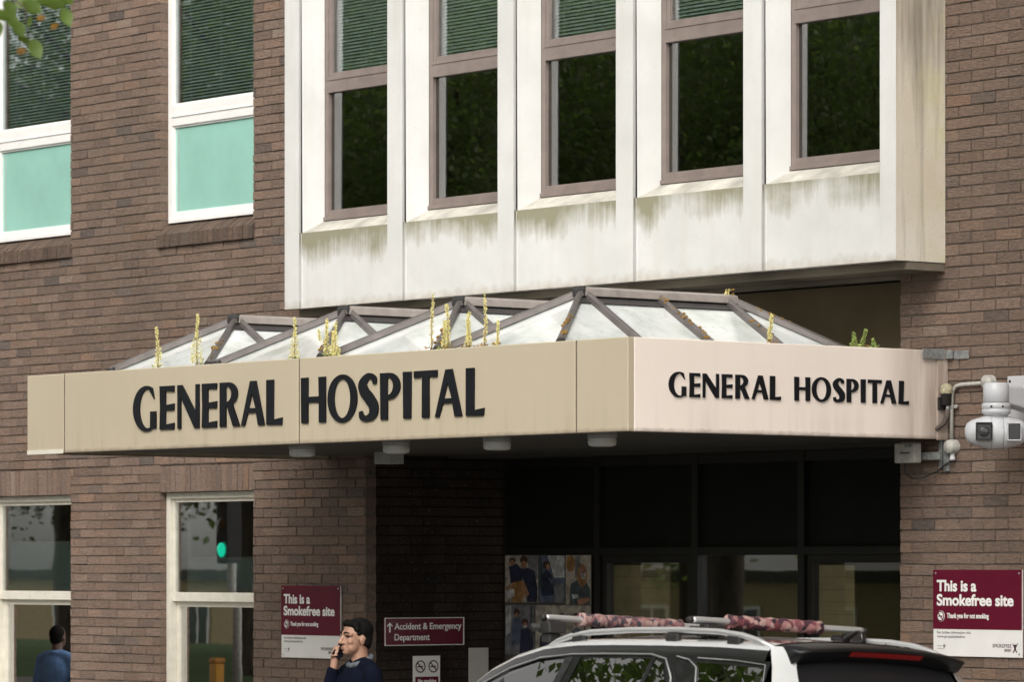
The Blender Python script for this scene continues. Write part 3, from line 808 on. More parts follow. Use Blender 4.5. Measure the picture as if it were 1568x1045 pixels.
# ------------------------------------------------------------------ trees across the street and by the entrance
def crown_mesh(name, seed, rx, rz, nclump=300, per=120, leaf=0.12):
    r = random.Random(seed); s = MB()
    for _ in range(nclump):
        while True:
            p = Vector((r.uniform(-1, 1), r.uniform(-1, 1), r.uniform(-1, 1)))
            if 0.35 < p.length < 1: break
        c = Vector((p.x * rx, p.y * rx, p.z * rz)); cr = r.uniform(0.45, 1.0)
        for _ in range(per):
            q = c + Vector((r.gauss(0, 1), r.gauss(0, 1), r.gauss(0, 0.75))) * cr * 0.55
            n = Vector((r.gauss(0, 1), r.gauss(0, 1), r.gauss(0.8, 0.8))).normalized()
            a = n.orthogonal().normalized(); a.rotate(Matrix.Rotation(r.uniform(0, 6.3), 3, n)); b = n.cross(a)
            l = leaf * r.uniform(0.7, 1.3)
            s.add([q - a * l * 0.5, q + b * l * 0.33, q + a * l * 0.6, q - b * l * 0.33], [(0, 1, 2, 3)])
    me = bpy.data.meshes.new(name); me.from_pydata(s.v, [], s.f); me.materials.append(M['leaf']); return me
def trunk_mesh(name, seed, h, r0, spread):
    r = random.Random(seed); s = MB()
    top = Vector((r.uniform(-.3, .3), r.uniform(-.3, .3), h))
    s.tube([(0, 0, -0.3), (0, 0, 0.3), top * 0.4, top * 0.75, top], [r0 * 1.25, r0, r0 * 0.85, r0 * 0.65, r0 * 0.35], 12)
    for k in range(9):
        a = k * 2.4 + r.uniform(-.4, .4); z = h * r.uniform(0.40, 0.9)
        p = Vector((top.x * z / h, top.y * z / h, z)); d = Vector((math.cos(a), math.sin(a), r.uniform(0.25, 0.9)))
        L2 = spread * r.uniform(0.5, 0.85)
        s.tube([p, p + d * L2 * 0.5 + Vector((0, 0, 0.2)), p + d * L2 + Vector((0, 0, 0.5))], [r0 * 0.38, r0 * 0.24, r0 * 0.07], 7)
    me = bpy.data.meshes.new(name); me.from_pydata(s.v, [], s.f); me.materials.append(M['bark'])
    for p in me.polygons: p.use_smooth = True
    return me
def tree(loc, h, rx, rz, cz, seed, label, group='trees across the street', **kw):
    t = thing('tree', label, 'tree', loc, group)
    for nm, me, z in (('trunk', trunk_mesh('trunk', seed, h, 0.26, rx), 0), ('crown', crown_mesh('crown', seed + 1, rx, rz, **kw), cz)):
        o = bpy.data.objects.new(nm, me); COL.objects.link(o); o.parent = t; o.location = (0, 0, z)
    return t
T0 = tree((-31, -25, 0), 9.5, 4.6, 4.4, 7.4, 11, 'leafy tree on the lawn across the street, seen only in the window reflections')
T1 = tree((-40, -30, 0), 11, 5.2, 5.0, 8.2, 31, 'taller leafy tree on the lawn across the street, seen only in the window reflections')
for i, (x, y, rz_, sc_) in enumerate([(-22, -25, 1.0, 1.0), (-13, -26, 2.2, 0.95), (-49, -26, 3.0, 1.05), (-4, -27, 4.1, 1.05), (6, -27, 5.0, 1.0), (-58, -30, 0.5, 1.1), (15, -28, 0.9, 1.1), (26, -26, 2.9, 1.05), (-66, -36, 1.9, 1.1), (-50, -39, 2.5, 1.2), (-34, -40, 1.5, 1.15), (-76, -38, 0.7, 1.2), (-27, -29, 1.2, 1.1), (-36, -24, 2.6, 1.1), (-44, -25, 0.3, 1.1), (-35, -35, 3.3, 1.3), (-46, -36, 1.7, 1.25), (-55, -38, 5.3, 1.2), (-26, -36, 4.4, 1.2), (-18, -32, 2.0, 1.2), (-36, -50, 1.0, 2.1), (-50, -52, 2.4, 2.2), (-63, -50, 0.2, 2.1), (-76, -53, 3.9, 2.2), (-24, -52, 5.0, 2.1)]):
    c = copy_tree(T0 if i % 2 else T1); c.location = (x, y, 0 if sc_ < 2 else -4.5); c.rotation_euler.z = rz_; c.scale = (sc_,) * 3
# the second tree is added, unseen right of the picture, to shade the wall
tree((-8.0, -17.2, 0), 9.5, 6.2, 3.6, 9.8, 91, 'tall street tree whose crown hangs over the road, seen mirrored in the car windows', 'trees along the kerb', nclump=420, per=95, leaf=0.13)
tree((9.6, -4.3, 0), 9.0, 4.6, 3.0, 9.6, 53, 'unseen added tree right of the picture, shading the brick wall', 'trees along the kerb')
# the tree whose lowest twig hangs into the top left corner of the picture
T = thing('tree', 'green twig tip with a few rusty leaves hanging before the upper left window', 'tree', (1.0, -17.4, 0))
for nm, me, z in (('trunk', trunk_mesh('trunk', 71, 9.0, 0.28, 4.0), 0), ('crown', crown_mesh('crown', 72, 4.0, 3.2, 90, 40), 9.2)):
    o = bpy.data.objects.new(nm, me); COL.objects.link(o); o.parent = T; o.location = (0, 0, z)
s = MB()
s.tube([(1.0, -17.4, 6.2), (2.6, -15.4, 6.6), (4.6, -13.0, 6.0), (5.75, -11.5, 4.75), (6.10, -11.02, 4.30)], [0.11, 0.08, 0.05, 0.018, 0.006], 7)
s.tube([(6.10, -11.02, 4.30), (6.16, -10.94, 4.22), (6.17, -10.93, 4.12)], [0.005, 0.003, 0.002], 5)
s.tube([(5.75, -11.5, 4.75), (6.20, -10.9, 4.36), (6.27, -10.8, 4.25)], [0.01, 0.005, 0.002], 5)
s.build('hanging_branch', M['bark'], T)
VV, RR = Vector((-0.7815, 0.6239, 0)), Vector((0.6239, 0.7815, 0))
def leaf(s, c, size, ang, tilt):
    ax = RR * math.cos(ang) + Vector((0, 0, 1)) * math.sin(ang)
    sd = VV.cross(ax).normalized(); nn = ax.cross(sd)
    sd = (sd * math.cos(tilt) + nn * math.sin(tilt)).normalized(); nn = ax.cross(sd)
    n = 7; L_up, L_dn, mid = [], [], []
    for i in range(n + 1):
        t = i / n; w = size * 0.36 * math.sin(PI * min(1, t * 0.96 + 0.02)) ** 0.8 * (1.15 - 0.45 * t); x = (t - 0.5) * size
        cup = -0.10 * size * (2 * t - 1) ** 2
        mid.append(c + ax * x + nn * cup); L_up.append(c + ax * x + sd * w + nn * (cup + w * 0.25)); L_dn.append(c + ax * x - sd * w + nn * (cup + w * 0.25))
    vv = mid + L_up + L_dn; m = n + 1
    s.add(vv, [(i, i + 1, m + i + 1, m + i) for i in range(n)] + [(i + 1, i, 2 * m + i, 2 * m + i + 1) for i in range(n)], None, True)
g = MB(); ru = MB()
B0 = Vector((6.102, -11.013, 4.248))
def px_leaf(x, y, d=0.0): return B0 + RR * (x * 0.00248) - Vector((0, 0, y * 0.00248)) + VV * d
for x, y, sz, a, tl, d in [(50, 10, .085, -0.5, 0.3, 0), (82, 2, .085, -0.2, 0.5, .05), (101, 25, .075, -1.1, 0.2, 0.02), (4, 24, .075, -0.3, 0.6, .0), (17, 30, .07, -1.0, 0.3, .06), (29, 44, .075, -0.9, 0.4, 0), (36, 60, .055, -0.5, 0.9, .03), (54, 74, .085, -1.1, 0.1, 0.02), (66, -8, .08, 0.2, 0.4, .1), (30, -4, .08, -2.4, 0.2, .1), (98, -6, .08, -0.6, 0.5, .04), (12, 8, .07, -0.8, 0.3, .08), (-6, 40, .07, -1.2, 0.4, .05), (40, 30, .05, -2.0, 0.8, .08)]:
    leaf(g, px_leaf(x, y, d), sz, a, tl)
for x, y, sz, a, tl, d in [(63, 27, .035, 0.2, 0.4, 0), (84, 40, .035, 0.5, 0.5, .0), (33, 78, .04, 0.1, 0.3, 0)]:
    leaf(ru, px_leaf(x, y, d), sz, a, tl)
g.build('leaves', M['leaf_near'], T)
ru.build('rusty_leaves', M['leaf_rust'], T)

# ------------------------------------------------------------------ building and traffic light across the street (they show in the glass)
M['cream_wall'] = simple('cream_render', (0.42, 0.34, 0.20), 0.85, var=0.12)
M['shop_glass'] = simple('far_window_glass', (0.05, 0.06, 0.07), 0.15)
F = thing('cream_building', 'cream building across the street with white windows, reflected in the entrance glass', 'building', (-82, -60, 0))
MB().box(-112, -52, -72, -60, -6.5, 1.6).build('wall', M['cream_wall'], F)
MB().box(-112.4, -51.6, -72.4, -59.6, 1.6, 1.95).build('roof', M['roof_felt'], F)
for i in range(14):
    for j in range(3):
        x = -110 + i * 4.1; z = -6.0 + j * 2.6
        q = MB(); ring(q, x, x + 1.5, z, z + 1.7, 0.1, -59.99, -59.93); q.box(x + 0.7, x + 0.8, -59.98, -59.94, z + 0.1, z + 1.6)
        w = q.build('window', M['white_frame'], F)
        MB().box(x + 0.1, x + 1.4, -59.985, -59.95, z + 0.1, z + 1.6).build('pane', M['shop_glass'], w)
def lamp_emit(name, c, e):
    m = NT(name); p = m.principled(tuple(q * 0.3 for q in c), 0.3, 0, None, Emission_Color=c, Emission_Strength=e); return m.m
tl = thing('traffic_light', 'traffic light showing green at the far kerb, seen as a reflection in the lower window', 'traffic light', (-21.15, -8.9, 0.2))
MB().tube([(-21.32, -8.9, 0.15), (-21.32, -8.9, 3.4)], 0.055, 12).build('pole', M['grey_plastic'], tl)
hd = MB().box(-21.24, -21.02, -8.84, -8.62, 2.12, 2.97).build('head', M['rubber'], tl, bevel=0.02)
for z, mm in ((2.88, simple('dark_red_lens', (0.06, 0.008, 0.008), 0.3)), (2.58, simple('dark_amber_lens', (0.07, 0.035, 0.006), 0.3)), (2.28, lamp_emit('green_light', (0.01, 0.7, 0.42), 1.6))):
    MB().lathe([(0, 0.03), (0.05, 0.025), (0.085, 0.0)], (-21.13, -8.62, z), (0, 1, 0), 16).build('lens', mm, hd)

ob = thing('bollard', 'orange bollard on the far pavement, mirrored in the lower window beside the pier', 'bollard', (-33.2, -16.8, 0.05))
s = MB(); s.box(-33.28, -33.12, -16.88, -16.72, 0.05, 0.60); s.build('post', simple('orange_plastic', (0.55, 0.26, 0.02), 0.5), ob, bevel=0.02)
s = MB(); s.box(-33.29, -33.11, -16.89, -16.71, 0.601, 0.68); s.build('cap', simple('dark_orange_plastic', (0.42, 0.18, 0.015), 0.5), ob, bevel=0.02)
# ------------------------------------------------------------------ signs
def mesh_bounds(me):
    xs = [v.co.x for v in me.vertices]; ys = [v.co.y for v in me.vertices]
    return min(xs), max(xs), min(ys), max(ys)
def fit(body, u0, u1, z, cap, mat, parent, face, place, bold=0.0, name='lettering'):
    """lettering fitted between u0 and u1 along a wall, baseline z, capital height cap. face 'front' (-Y, place = y) or 'side' (+X, place = x)"""
    cu = bpy.data.curves.new('t', 'FONT'); cu.body = body; cu.size = 1; cu.offset = min(bold, 0.008); cu.extrude = 0.02
    to = bpy.data.objects.new('t', cu); COL.objects.link(to)
    dg = bpy.context.evaluated_depsgraph_get(); dg.update()
    me = bpy.data.meshes.new_from_object(to.evaluated_get(dg)); bpy.data.objects.remove(to)
    if bold > 0.008:
        bm = bmesh.new(); g_ = bold * 0.9
        for i_, (dx, dy) in enumerate(((0, 0), (g_, 0), (-g_, 0), (0, g_), (0, -g_), (g_ * .7, g_ * .7), (-g_ * .7, g_ * .7), (g_ * .7, -g_ * .7), (-g_ * .7, -g_ * .7))):
            m2 = me.copy(); m2.transform(Matrix.Translation((dx, dy, 0.002 * i_))); bm.from_mesh(m2); bpy.data.meshes.remove(m2)
        bm.to_mesh(me); bm.free()
    a, b, c, d = mesh_bounds(me); sx = (u1 - u0) / (b - a); sy = cap / 0.70
    me.transform(Matrix.Diagonal((sx, sy, 0.03, 1)) @ Matrix.Translation((-a, 0, 0)))
    mt = Matrix.Rotation(PI / 2, 4, 'X')
    if face == 'side': mt = Matrix.Rotation(PI / 2, 4, 'Z') @ mt
    at = Vector((u0, place, z)) if face == 'front' else Vector((place, u0, z))
    me.transform(Matrix.Translation(at - OFF.get(parent.name, Vector())) @ mt)
    me.materials.clear()
    return link(name, me, mat, parent)
def face_shape(polys, mat, parent, face, place, name, depth=0.0006):
    if face == 'front': mt = Matrix(((1, 0, 0, 0), (0, 0, -1, place), (0, 1, 0, 0), (0, 0, 0, 1)))
    else: mt = Matrix(((0, 0, 1, place), (1, 0, 0, 0), (0, 1, 0, 0), (0, 0, 0, 1)))
    return curve_shape(polys, depth, name, mat, parent, mt)
def circ(x, y, r, n=28): return [(x + r * math.cos(2 * PI * i / n), y + r * math.sin(2 * PI * i / n)) for i in range(n)]
def strip(x0, y0, x1, y1, w):
    d = math.hypot(x1 - x0, y1 - y0); nx, ny = -(y1 - y0) / d * w, (x1 - x0) / d * w
    return [(x0 + nx, y0 + ny), (x1 + nx, y1 + ny), (x1 - nx, y1 - ny), (x0 - nx, y0 - ny)]
def no_smoking(x, z, r, cmat, parent, face, p0, sgn, back=None):
    """ring with slash over a little cigarette"""
    e = 0.0016 * sgn
    if back: face_shape([circ(x, z, r)], back, parent, face, p0, 'symbol_disc'); p0 += e
    cig = [(x - r * .55, z - r * .12), (x + r * .5, z - r * .12), (x + r * .5, z + r * .08), (x - r * .55, z + r * .08)]
    face_shape([cig], M['dark_text'], parent, face, p0, 'cigarette')
    face_shape([circ(x, z, r * 0.94), circ(x, z, r * 0.76)], cmat, parent, face, p0 + e, 'ring')
    face_shape([strip(x - r * .56, z + r * .56, x + r * .56, z - r * .56, r * .09)], cmat, parent, face, p0 + e * 1.5, 'slash')

def smokefree(x0, x1, z0, z1, label):
    w, h = x1 - x0, z1 - z0; y = -0.008
    t = thing('smokefree_sign', label, 'sign', (x0, 0, z0), 'smokefree signs on the brick wall')
    MB().box(x0, x1, y - 0.012, y, z0, z1).build('plate', M['sign_white'], t, bevel=0.002)
    zm = z0 + 0.315 * h; yf = y - 0.0145
    MB().box(x0, x1, yf, y - 0.0124, zm, z1).build('maroon_panel', M['maroon'], t)
    p = yf - 0.001
    fit('This is a', x0 + .045 * w, x0 + .495 * w, z0 + .755 * h, .125 * h, M['sign_text'], t, 'front', p, 0.028)
    fit('Smokefree site', x0 + .045 * w, x0 + .91 * w, z0 + .590 * h, .125 * h, M['sign_text'], t, 'front', p, 0.028)
    no_smoking(x0 + .09 * w, z0 + .463 * h, .064 * h, M['maroon'], t, 'front', p, -1, M['sign_text'])
    fit('Thank you for not smoking', x0 + .16 * w, x0 + .635 * w, z0 + .443 * h, .056 * h, M['sign_text'], t, 'front', p, 0.022)
    q = y - 0.0135
    fit('For further information visit', x0 + .045 * w, x0 + .43 * w, z0 + .262 * h, .030 * h, M['grey_text'], t, 'front', q, 0.006)
    fit('www.gov.je/smokefree', x0 + .045 * w, x0 + .365 * w, z0 + .215 * h, .030 * h, M['grey_text'], t, 'front', q, 0.006)
    fit('SMOKEFREE', x0 + .675 * w, x0 + .885 * w, z0 + .112 * h, .042 * h, M['dark_text'], t, 'front', q, -0.004)
    fit('JERSEY', x0 + .805 * w, x0 + .885 * w, z0 + .068 * h, .030 * h, M['dark_text'], t, 'front', q, 0.0)
    # small figure with raised arms, and a grey crest
    fx, fz, u = x0 + .925 * w, z0 + .105 * h, .05 * h
    face_shape([[(fx - u * .8, fz + u * 1.05), (fx - u * .68, fz + u * 1.15), (fx - u * .1, fz + u * .35), (fx + u * .1, fz + u * .35), (fx + u * .7, fz + u * 1.2), (fx + u * .85, fz + u * 1.1), (fx + u * .28, fz + u * .1), (fx + u * .25, fz - u * .2), (fx + u * .75, fz - u * .95), (fx + u * .55, fz - u * 1.05), (fx, fz - u * .4), (fx - u * .55, fz - u * 1.05), (fx - u * .75, fz - u * .95), (fx - u * .25, fz - u * .2), (fx - u * .28, fz + u * .1)]], M['dark_text'], t, 'front', q, 'logo_figure')
    face_shape([circ(fx, fz + u * .68, u * .26)], M['dark_text'], t, 'front', q, 'logo_head')
    gx, gz = x0 + .115 * w, z0 + .115 * h
    face_shape([[(gx, gz + .02 * h), (gx + .024 * w, gz + .02 * h), (gx + .024 * w, gz - .005 * h), (gx + .012 * w, gz - .022 * h), (gx, gz - .005 * h)]], M['grey_text'], t, 'front', q, 'crest')
    m2 = MB()
    m2.box(x0 + .045 * w, gx - .01 * w, q - 0.001, q, gz + .003 * h, gz + .008 * h); m2.box(x0 + .05 * w, gx + .01 * w, q - 0.001, q, gz - .030 * h, gz - .026 * h)
    m2.build('small_print', M['grey_text'], t)
    sc_ = MB()
    for a in (.03, .97):
        for b in (.04, .96):
            sc_.lathe([(0, 0.0026), (.006, 0.002), (.0075, 0)], (x0 + a * w, yf - 0.0005 if b > .5 else y - 0.0122, z0 + b * h), (0, -1, 0), 8)
    sc_.build('screws', M['galv'], t)
smokefree(-7.488, -6.698, 1.366, 1.937, 'maroon and white smokefree sign on the brick pier behind the man on the phone')
smokefree(-0.108, 0.704, 1.502, 2.069, 'maroon and white smokefree sign on the brick wall below the security camera')

XS = -6.374
t = thing('emergency_sign', 'dark red Accident and Emergency Department sign with white arrow in the shaded entrance', 'sign', (XS, 0.158, 1.471))
MB().box(XS, XS + 0.012, 0.158, 0.943, 1.471, 1.689).build('plate', M['maroon'], t)
o_ = [(0.158, 1.471), (0.943, 1.471), (0.943, 1.689), (0.158, 1.689)]; i_ = [(0.168, 1.477), (0.933, 1.477), (0.933, 1.683), (0.168, 1.683)]
p = XS + 0.0135
face_shape([o_, i_], M['sign_text'], t, 'side', p, 'border')
fit('Accident & Emergency', 0.255, 0.915, 1.598, 0.050, M['sign_text'], t, 'side', p, 0.010)
fit('Department', 0.255, 0.600, 1.513, 0.050, M['sign_text'], t, 'side', p, 0.010)
face_shape([[(0.203, 1.575), (0.216, 1.575), (0.216, 1.632), (0.236, 1.618), (0.236, 1.628), (0.2095, 1.652), (0.183, 1.628), (0.183, 1.618), (0.203, 1.632)]], M['sign_text'], t, 'side', p, 'arrow')

t = thing('no_smoking_sign', 'white sign with two no smoking rings above a red strip in the entrance', 'sign', (XS, 0.44, 0.98))
MB().box(XS, XS + 0.01, 0.443, 0.705, 0.98, 1.388).build('plate', M['sign_white'], t)
no_smoking(0.51, 1.305, 0.052, M['dark_text'], t, 'side', XS + 0.0112, 1)
no_smoking(0.638, 1.305, 0.052, M['dark_text'], t, 'side', XS + 0.0112, 1)
MB().box(XS + 0.0104, XS + 0.0115, 0.46, 0.688, 1.06, 1.225).build('red_strip', M['maroon'], t)
fit('No smoking', 0.485, 0.665, 1.178, 0.030, M['sign_text'], t, 'side', XS + 0.0125, 0.01)
t = thing('blank_notice', 'plain pale notice on the dark entrance wall beside the car', 'notice', (XS, 1.0, 1.0))
MB().box(XS, XS + 0.008, 0.995, 1.19, 0.95, 1.445).build('plate', simple('pale_notice', (0.50, 0.49, 0.46), 0.6, var=0.05), t)

# photo board of staff pictures inside the entrance
PB = thing('photo_board', 'board of staff photographs on the back wall of the entrance', 'poster', (-6.33, 1.34, 0.9))
MB().box(-6.335, -5.268, 1.335, 1.345, 0.70, 2.178).build('board', simple('board_back', (0.06, 0.055, 0.05), 0.6), PB)
def col(n_, c): 
    if n_ not in M: M[n_] = simple(n_, c, 0.5, var=0.6, scale=16)
    return M[n_]
BX, BZ = -6.335, 2.178
def bp(x, y): return (BX + (x - 755) / 395 * 1.067, BZ - (y - 587) / 228 * 0.392)
def photo(x0, x1, y0, y1, back, items):
    a, b = bp(x0 + 1, y1 - 1), bp(x1 - 1, y0 + 1)
    ph = MB().box(a[0], b[0], 1.332, 1.3348, a[1], b[1]).build('photograph', back, PB)
    for k_, (kind, mat, pts) in enumerate(items):
        if kind == 'e': pl = [bp(pts[0] + pts[2] * math.cos(2 * PI * i / 20), pts[1] + pts[3] * math.sin(2 * PI * i / 20)) for i in range(20)]
        else: pl = [bp(*q) for q in pts]
        face_shape([pl], mat, ph, 'front', 1.3312 - 0.0007 * k_, 'printed_shape', 0.0003)
navy, skin_, hair_, cream = col('print_navy', (0.02, 0.025, 0.05)), col('print_skin', (0.28, 0.14, 0.09)), col('print_hair', (0.05, 0.025, 0.015)), col('print_cream', (0.34, 0.31, 0.26))  # print colours darkened, the entrance shade is painted into them
blue, orange, white_, grey_, teal = col('print_blue', (0.08, 0.10, 0.15)), col('print_orange', (0.26, 0.13, 0.045)), col('print_white', (0.42, 0.42, 0.42)), col('print_grey', (0.15, 0.15, 0.16)), col('print_teal', (0.05, 0.07, 0.075))
photo(755, 910, 587, 805, cream, [('p', grey_, [(860, 588), (908, 588), (908, 700), (870, 690)]), ('p', navy, [(775, 640), (808, 625), (835, 650), (840, 720), (782, 715)]), ('p', navy, [(828, 650), (862, 645), (895, 660), (908, 740), (905, 803), (860, 803), (850, 730)]), ('e', hair_, (792, 612, 15, 14)), ('e', skin_, (790, 622, 11, 14)), ('e', hair_, (846, 610, 18, 22)), ('e', skin_, (846, 632, 13, 18)), ('p', orange, [(795, 712), (838, 705), (850, 760), (836, 803), (790, 803), (785, 745)]), ('p', skin_, [(760, 735), (785, 722), (792, 735), (765, 750)]), ('p', skin_, [(838, 705), (850, 712), (872, 765), (858, 785), (850, 760)]), ('p', white_, [(764, 755), (800, 742), (806, 775), (770, 790)])])
photo(912, 1034, 587, 805, blue, [('p', white_, [(955, 590), (1032, 590), (1032, 690), (985, 690)]), ('p', teal, [(914, 600), (930, 600), (930, 740), (914, 740)]), ('p', navy, [(925, 680), (950, 650), (975, 680), (985, 770), (930, 775)]), ('e', hair_, (950, 632, 17, 18)), ('e', skin_, (958, 640, 9, 13)), ('p', blue, [(960, 690), (985, 705), (1022, 712), (1020, 722), (975, 722)]), ('p', grey_, [(985, 725), (1032, 715), (1032, 803), (990, 803)])])
photo(1036, 1150, 587, 812, cream, [('p', grey_, [(1080, 590), (1104, 590), (1104, 680), (1080, 690)]), ('e', orange, (1060, 625, 20, 38)), ('p', teal, [(1060, 720), (1090, 700), (1130, 705), (1148, 740), (1148, 810), (1055, 810)]), ('e', orange, (1113, 680, 22, 52)), ('e', skin_, (1115, 662, 15, 24)), ('p', white_, [(1105, 668), (1130, 668), (1127, 695), (1110, 695)]), ('p', skin_, [(1090, 790), (1135, 775), (1148, 790), (1120, 810), (1095, 808)]), ('p', white_, [(1066, 765), (1095, 765), (1098, 782), (1072, 785)])])
photo(755, 893, 815, 1045, grey_, [('p', white_, [(760, 820), (786, 820), (782, 940), (760, 960)]), ('p', blue, [(790, 880), (820, 865), (835, 900), (832, 1000), (785, 1000)]), ('e', hair_, (812, 850, 14, 16)), ('e', skin_, (812, 862, 9, 12)), ('p', navy, [(832, 930), (858, 915), (885, 940), (892, 1040), (825, 1040)]), ('e', hair_, (852, 895, 15, 18)), ('e', skin_, (852, 908, 10, 13)), ('p', white_, [(843, 908), (861, 908), (859, 922), (846, 922)]), ('p', teal, [(877, 820), (884, 820), (884, 960), (877, 960)])])
photo(897, 1150, 815, 1045, cream, [('e', hair_, (958, 880, 28, 26)), ('p', navy, [(920, 960), (958, 915), (1000, 950), (1010, 1040), (915, 1040)]), ('e', skin_, (958, 900, 16, 20)), ('p', grey_, [(1008, 850), (1030, 850), (1030, 890), (1008, 890)]), ('e', hair_, (1088, 875, 22, 26)), ('e', skin_, (1088, 890, 14, 18)), ('p', blue, [(1050, 950), (1088, 912), (1130, 945), (1140, 1040), (1050, 1040)]), ('p', hair_, [(1112, 840), (1126, 840), (1132, 890), (1126, 930), (1118, 890)])])

# ------------------------------------------------------------------ security camera, conduit, box, sensor and strap at the right of the canopy
V0, R0, UP_ = VV, RR, Vector((0, 0, 1))
cc = thing('security_camera', 'white twin lens security camera on a wall bracket above the right smokefree sign', 'camera', (0.83, -0.36, 2.95))
s = MB(); s.box(0.585, 0.90, -0.035, -0.003, 2.975, 3.318)
pl = s.build('bracket_plate', M['white_plastic'], cc, bevel=0.006)
s = MB()
for a in (0.61, 0.875):
    for b in (3.01, 3.285): s.lathe([(0, .004), (.009, .003), (.01, 0)], (a, -0.0352, b), (0, -1, 0), 8)
s.build('bolts', M['rubber'], pl)
s = MB(); s.prism([(0.76, -0.034, 3.06), (0.90, -0.034, 3.06), (0.90, -0.034, 3.235), (0.76, -0.034, 3.235)], (0, 0, 0), (0, 0, 0))
s = MB(); a0, a1 = Vector((0.845, -0.034, 3.15)), Vector((0.83, -0.38, 3.185))
def frus(s, p, q, w0, h0, w1, h1):
    vv = [p + Vector((x * w0, 0, z * h0)) for x, z in ((-1, -1), (1, -1), (1, 1), (-1, 1))] + [q + Vector((x * w1, 0, z * h1)) for x, z in ((-1, -1), (1, -1), (1, 1), (-1, 1))]
    s.add(vv, [(3, 2, 1, 0), (4, 5, 6, 7), (0, 1, 5, 4), (1, 2, 6, 5), (2, 3, 7, 6), (3, 0, 4, 7)])
frus(s, a0, a1, 0.07, 0.085, 0.068, 0.052)
s.build('arm', M['white_plastic'], cc, bevel=0.012)
ax0 = Vector((0.83, -0.38, 0))
MB().lathe([(0, 3.262), (0.070, 3.258), (0.082, 3.245), (0.084, 3.135), (0.08, 3.132)], ax0, n=28).build('cap', M['white_plastic'], cc)
col_ = MB().lathe([(0.088, 3.13), (0.092, 3.126), (0.092, 3.092), (0.0905, 3.091), (0.0905, 3.089), (0.092, 3.088), (0.092, 3.065), (0.078, 3.055), (0.055, 3.04), (0.052, 2.98)], ax0, n=28).build('collar', M['white_plastic'], cc)
s = MB()
for an in (-0.45, 0.35):
    d = (-V0 * math.cos(an) + R0 * math.sin(an)); s.lathe([(0, .003), (.008, .002), (.008, -.004)], ax0 + d * 0.091 + Vector((0, 0, 3.105)), d, 8)
s.build('screws', M['rubber'], col_)
hc = Vector((0.83, -0.38, 2.945))
hb = MB()
hb.lathe([(0.0, -0.200), (0.030, -0.198), (0.058, -0.185), (0.078, -0.155), (0.095, -0.10), (0.108, -0.055), (0.1085, -0.040)], hc, R0, 28)
hb.lathe([(0.104, -0.0395), (0.107, -0.037), (0.110, -0.030), (0.110, 0.030), (0.107, 0.037), (0.104, 0.0395)], hc, R0, 28)
hb.lathe([(0.1085, 0.040), (0.108, 0.055), (0.095, 0.10), (0.078, 0.155), (0.058, 0.185), (0.030, 0.198), (0.0, 0.200)], hc, R0, 28)
hb.lathe([(0.103, -0.0405), (0.103, 0.0405)], hc, R0, 28)
housing = hb.build('housing', M['white_plastic'], cc)
def lens_box(off, w, h, depth):
    c = hc + R0 * off - V0 * depth
    f = MB(); fr = [(-w, -h), (w, -h), (w, h), (-w, h)]
    pts0 = [c + R0 * x + UP_ * z for x, z in fr]; f.prism(pts0, c, c - V0 * 0.012)
    f.build('lens_window', M['lens'], housing, bevel=0.004)
    q = MB()
    for (xa, xb, za, zb) in ((-w - .006, w + .006, h, h + .010), (-w - .006, w + .006, -h - .008, -h), (-w - .006, -w, -h, h), (w, w + .006, -h, h)):
        q.prism([c + R0 * xa + UP_ * za, c + R0 * xb + UP_ * za, c + R0 * xb + UP_ * zb, c + R0 * xa + UP_ * zb], c, c - V0 * 0.020)
    q.build('lens_frame', M['rubber'] if off < 0 else M['white_plastic'], housing, bevel=0.002)
    if off < 0:
        MB().lathe([(0.034, 0.0), (0.034, 0.004), (0.024, 0.006), (0.0, 0.008)], c - V0 * 0.012, -V0, 20).build('lens', simple('lens_ring', (0.03, 0.03, 0.035), 0.2), housing)
lens_box(-0.090, 0.046, 0.050, 0.102)
lens_box(0.102, 0.038, 0.050, 0.100)

cd = thing('conduit', 'grey cable conduit with round junction boxes on the brick beside the canopy end', 'conduit', (0.07, -0.03, 2.87))
yc = -0.028
MB().tube([(0.36, yc, 3.283), (0.16, yc, 3.279), (0.115, yc, 3.272), (0.083, yc, 3.245), (0.072, yc, 3.20), (0.072, yc, 2.92)], 0.013, 10).build('pipe', M['grey_plastic'], cd)
MB().lathe([(0, 0.062), (0.040, 0.06), (0.046, 0.052), (0.048, 0.0)], (0.408, 0, 3.287), (0, -1, 0), 20).build('junction_box', M['grey_plastic'], cd)
MB().lathe([(0, 0.068), (0.040, 0.066), (0.046, 0.056), (0.048, 0.0)], (0.074, 0, 2.875), (0, -1, 0), 20).build('junction_box', M['grey_plastic'], cd)
MB().tube([(0.078, yc, 2.832), (0.078, yc, 2.808), (0.078, yc, 2.80), (0.078, yc, 2.785)], [0.016, 0.016, 0.02, 0.02], 10).build('cable_gland', M['white_plastic'], cd)
s = MB(); s.box(0.055, 0.089, -0.045, -0.002, 3.13, 3.145); s.lathe([(0.006, 0.0), (0.014, 0.0), (0.014, 0.012), (0.006, 0.012), (0.006, 0.0)], (0.108, -0.02, 3.138), (0, -1, 0), 12)
s.build('pipe_clip', M['grey_plastic'], cd)

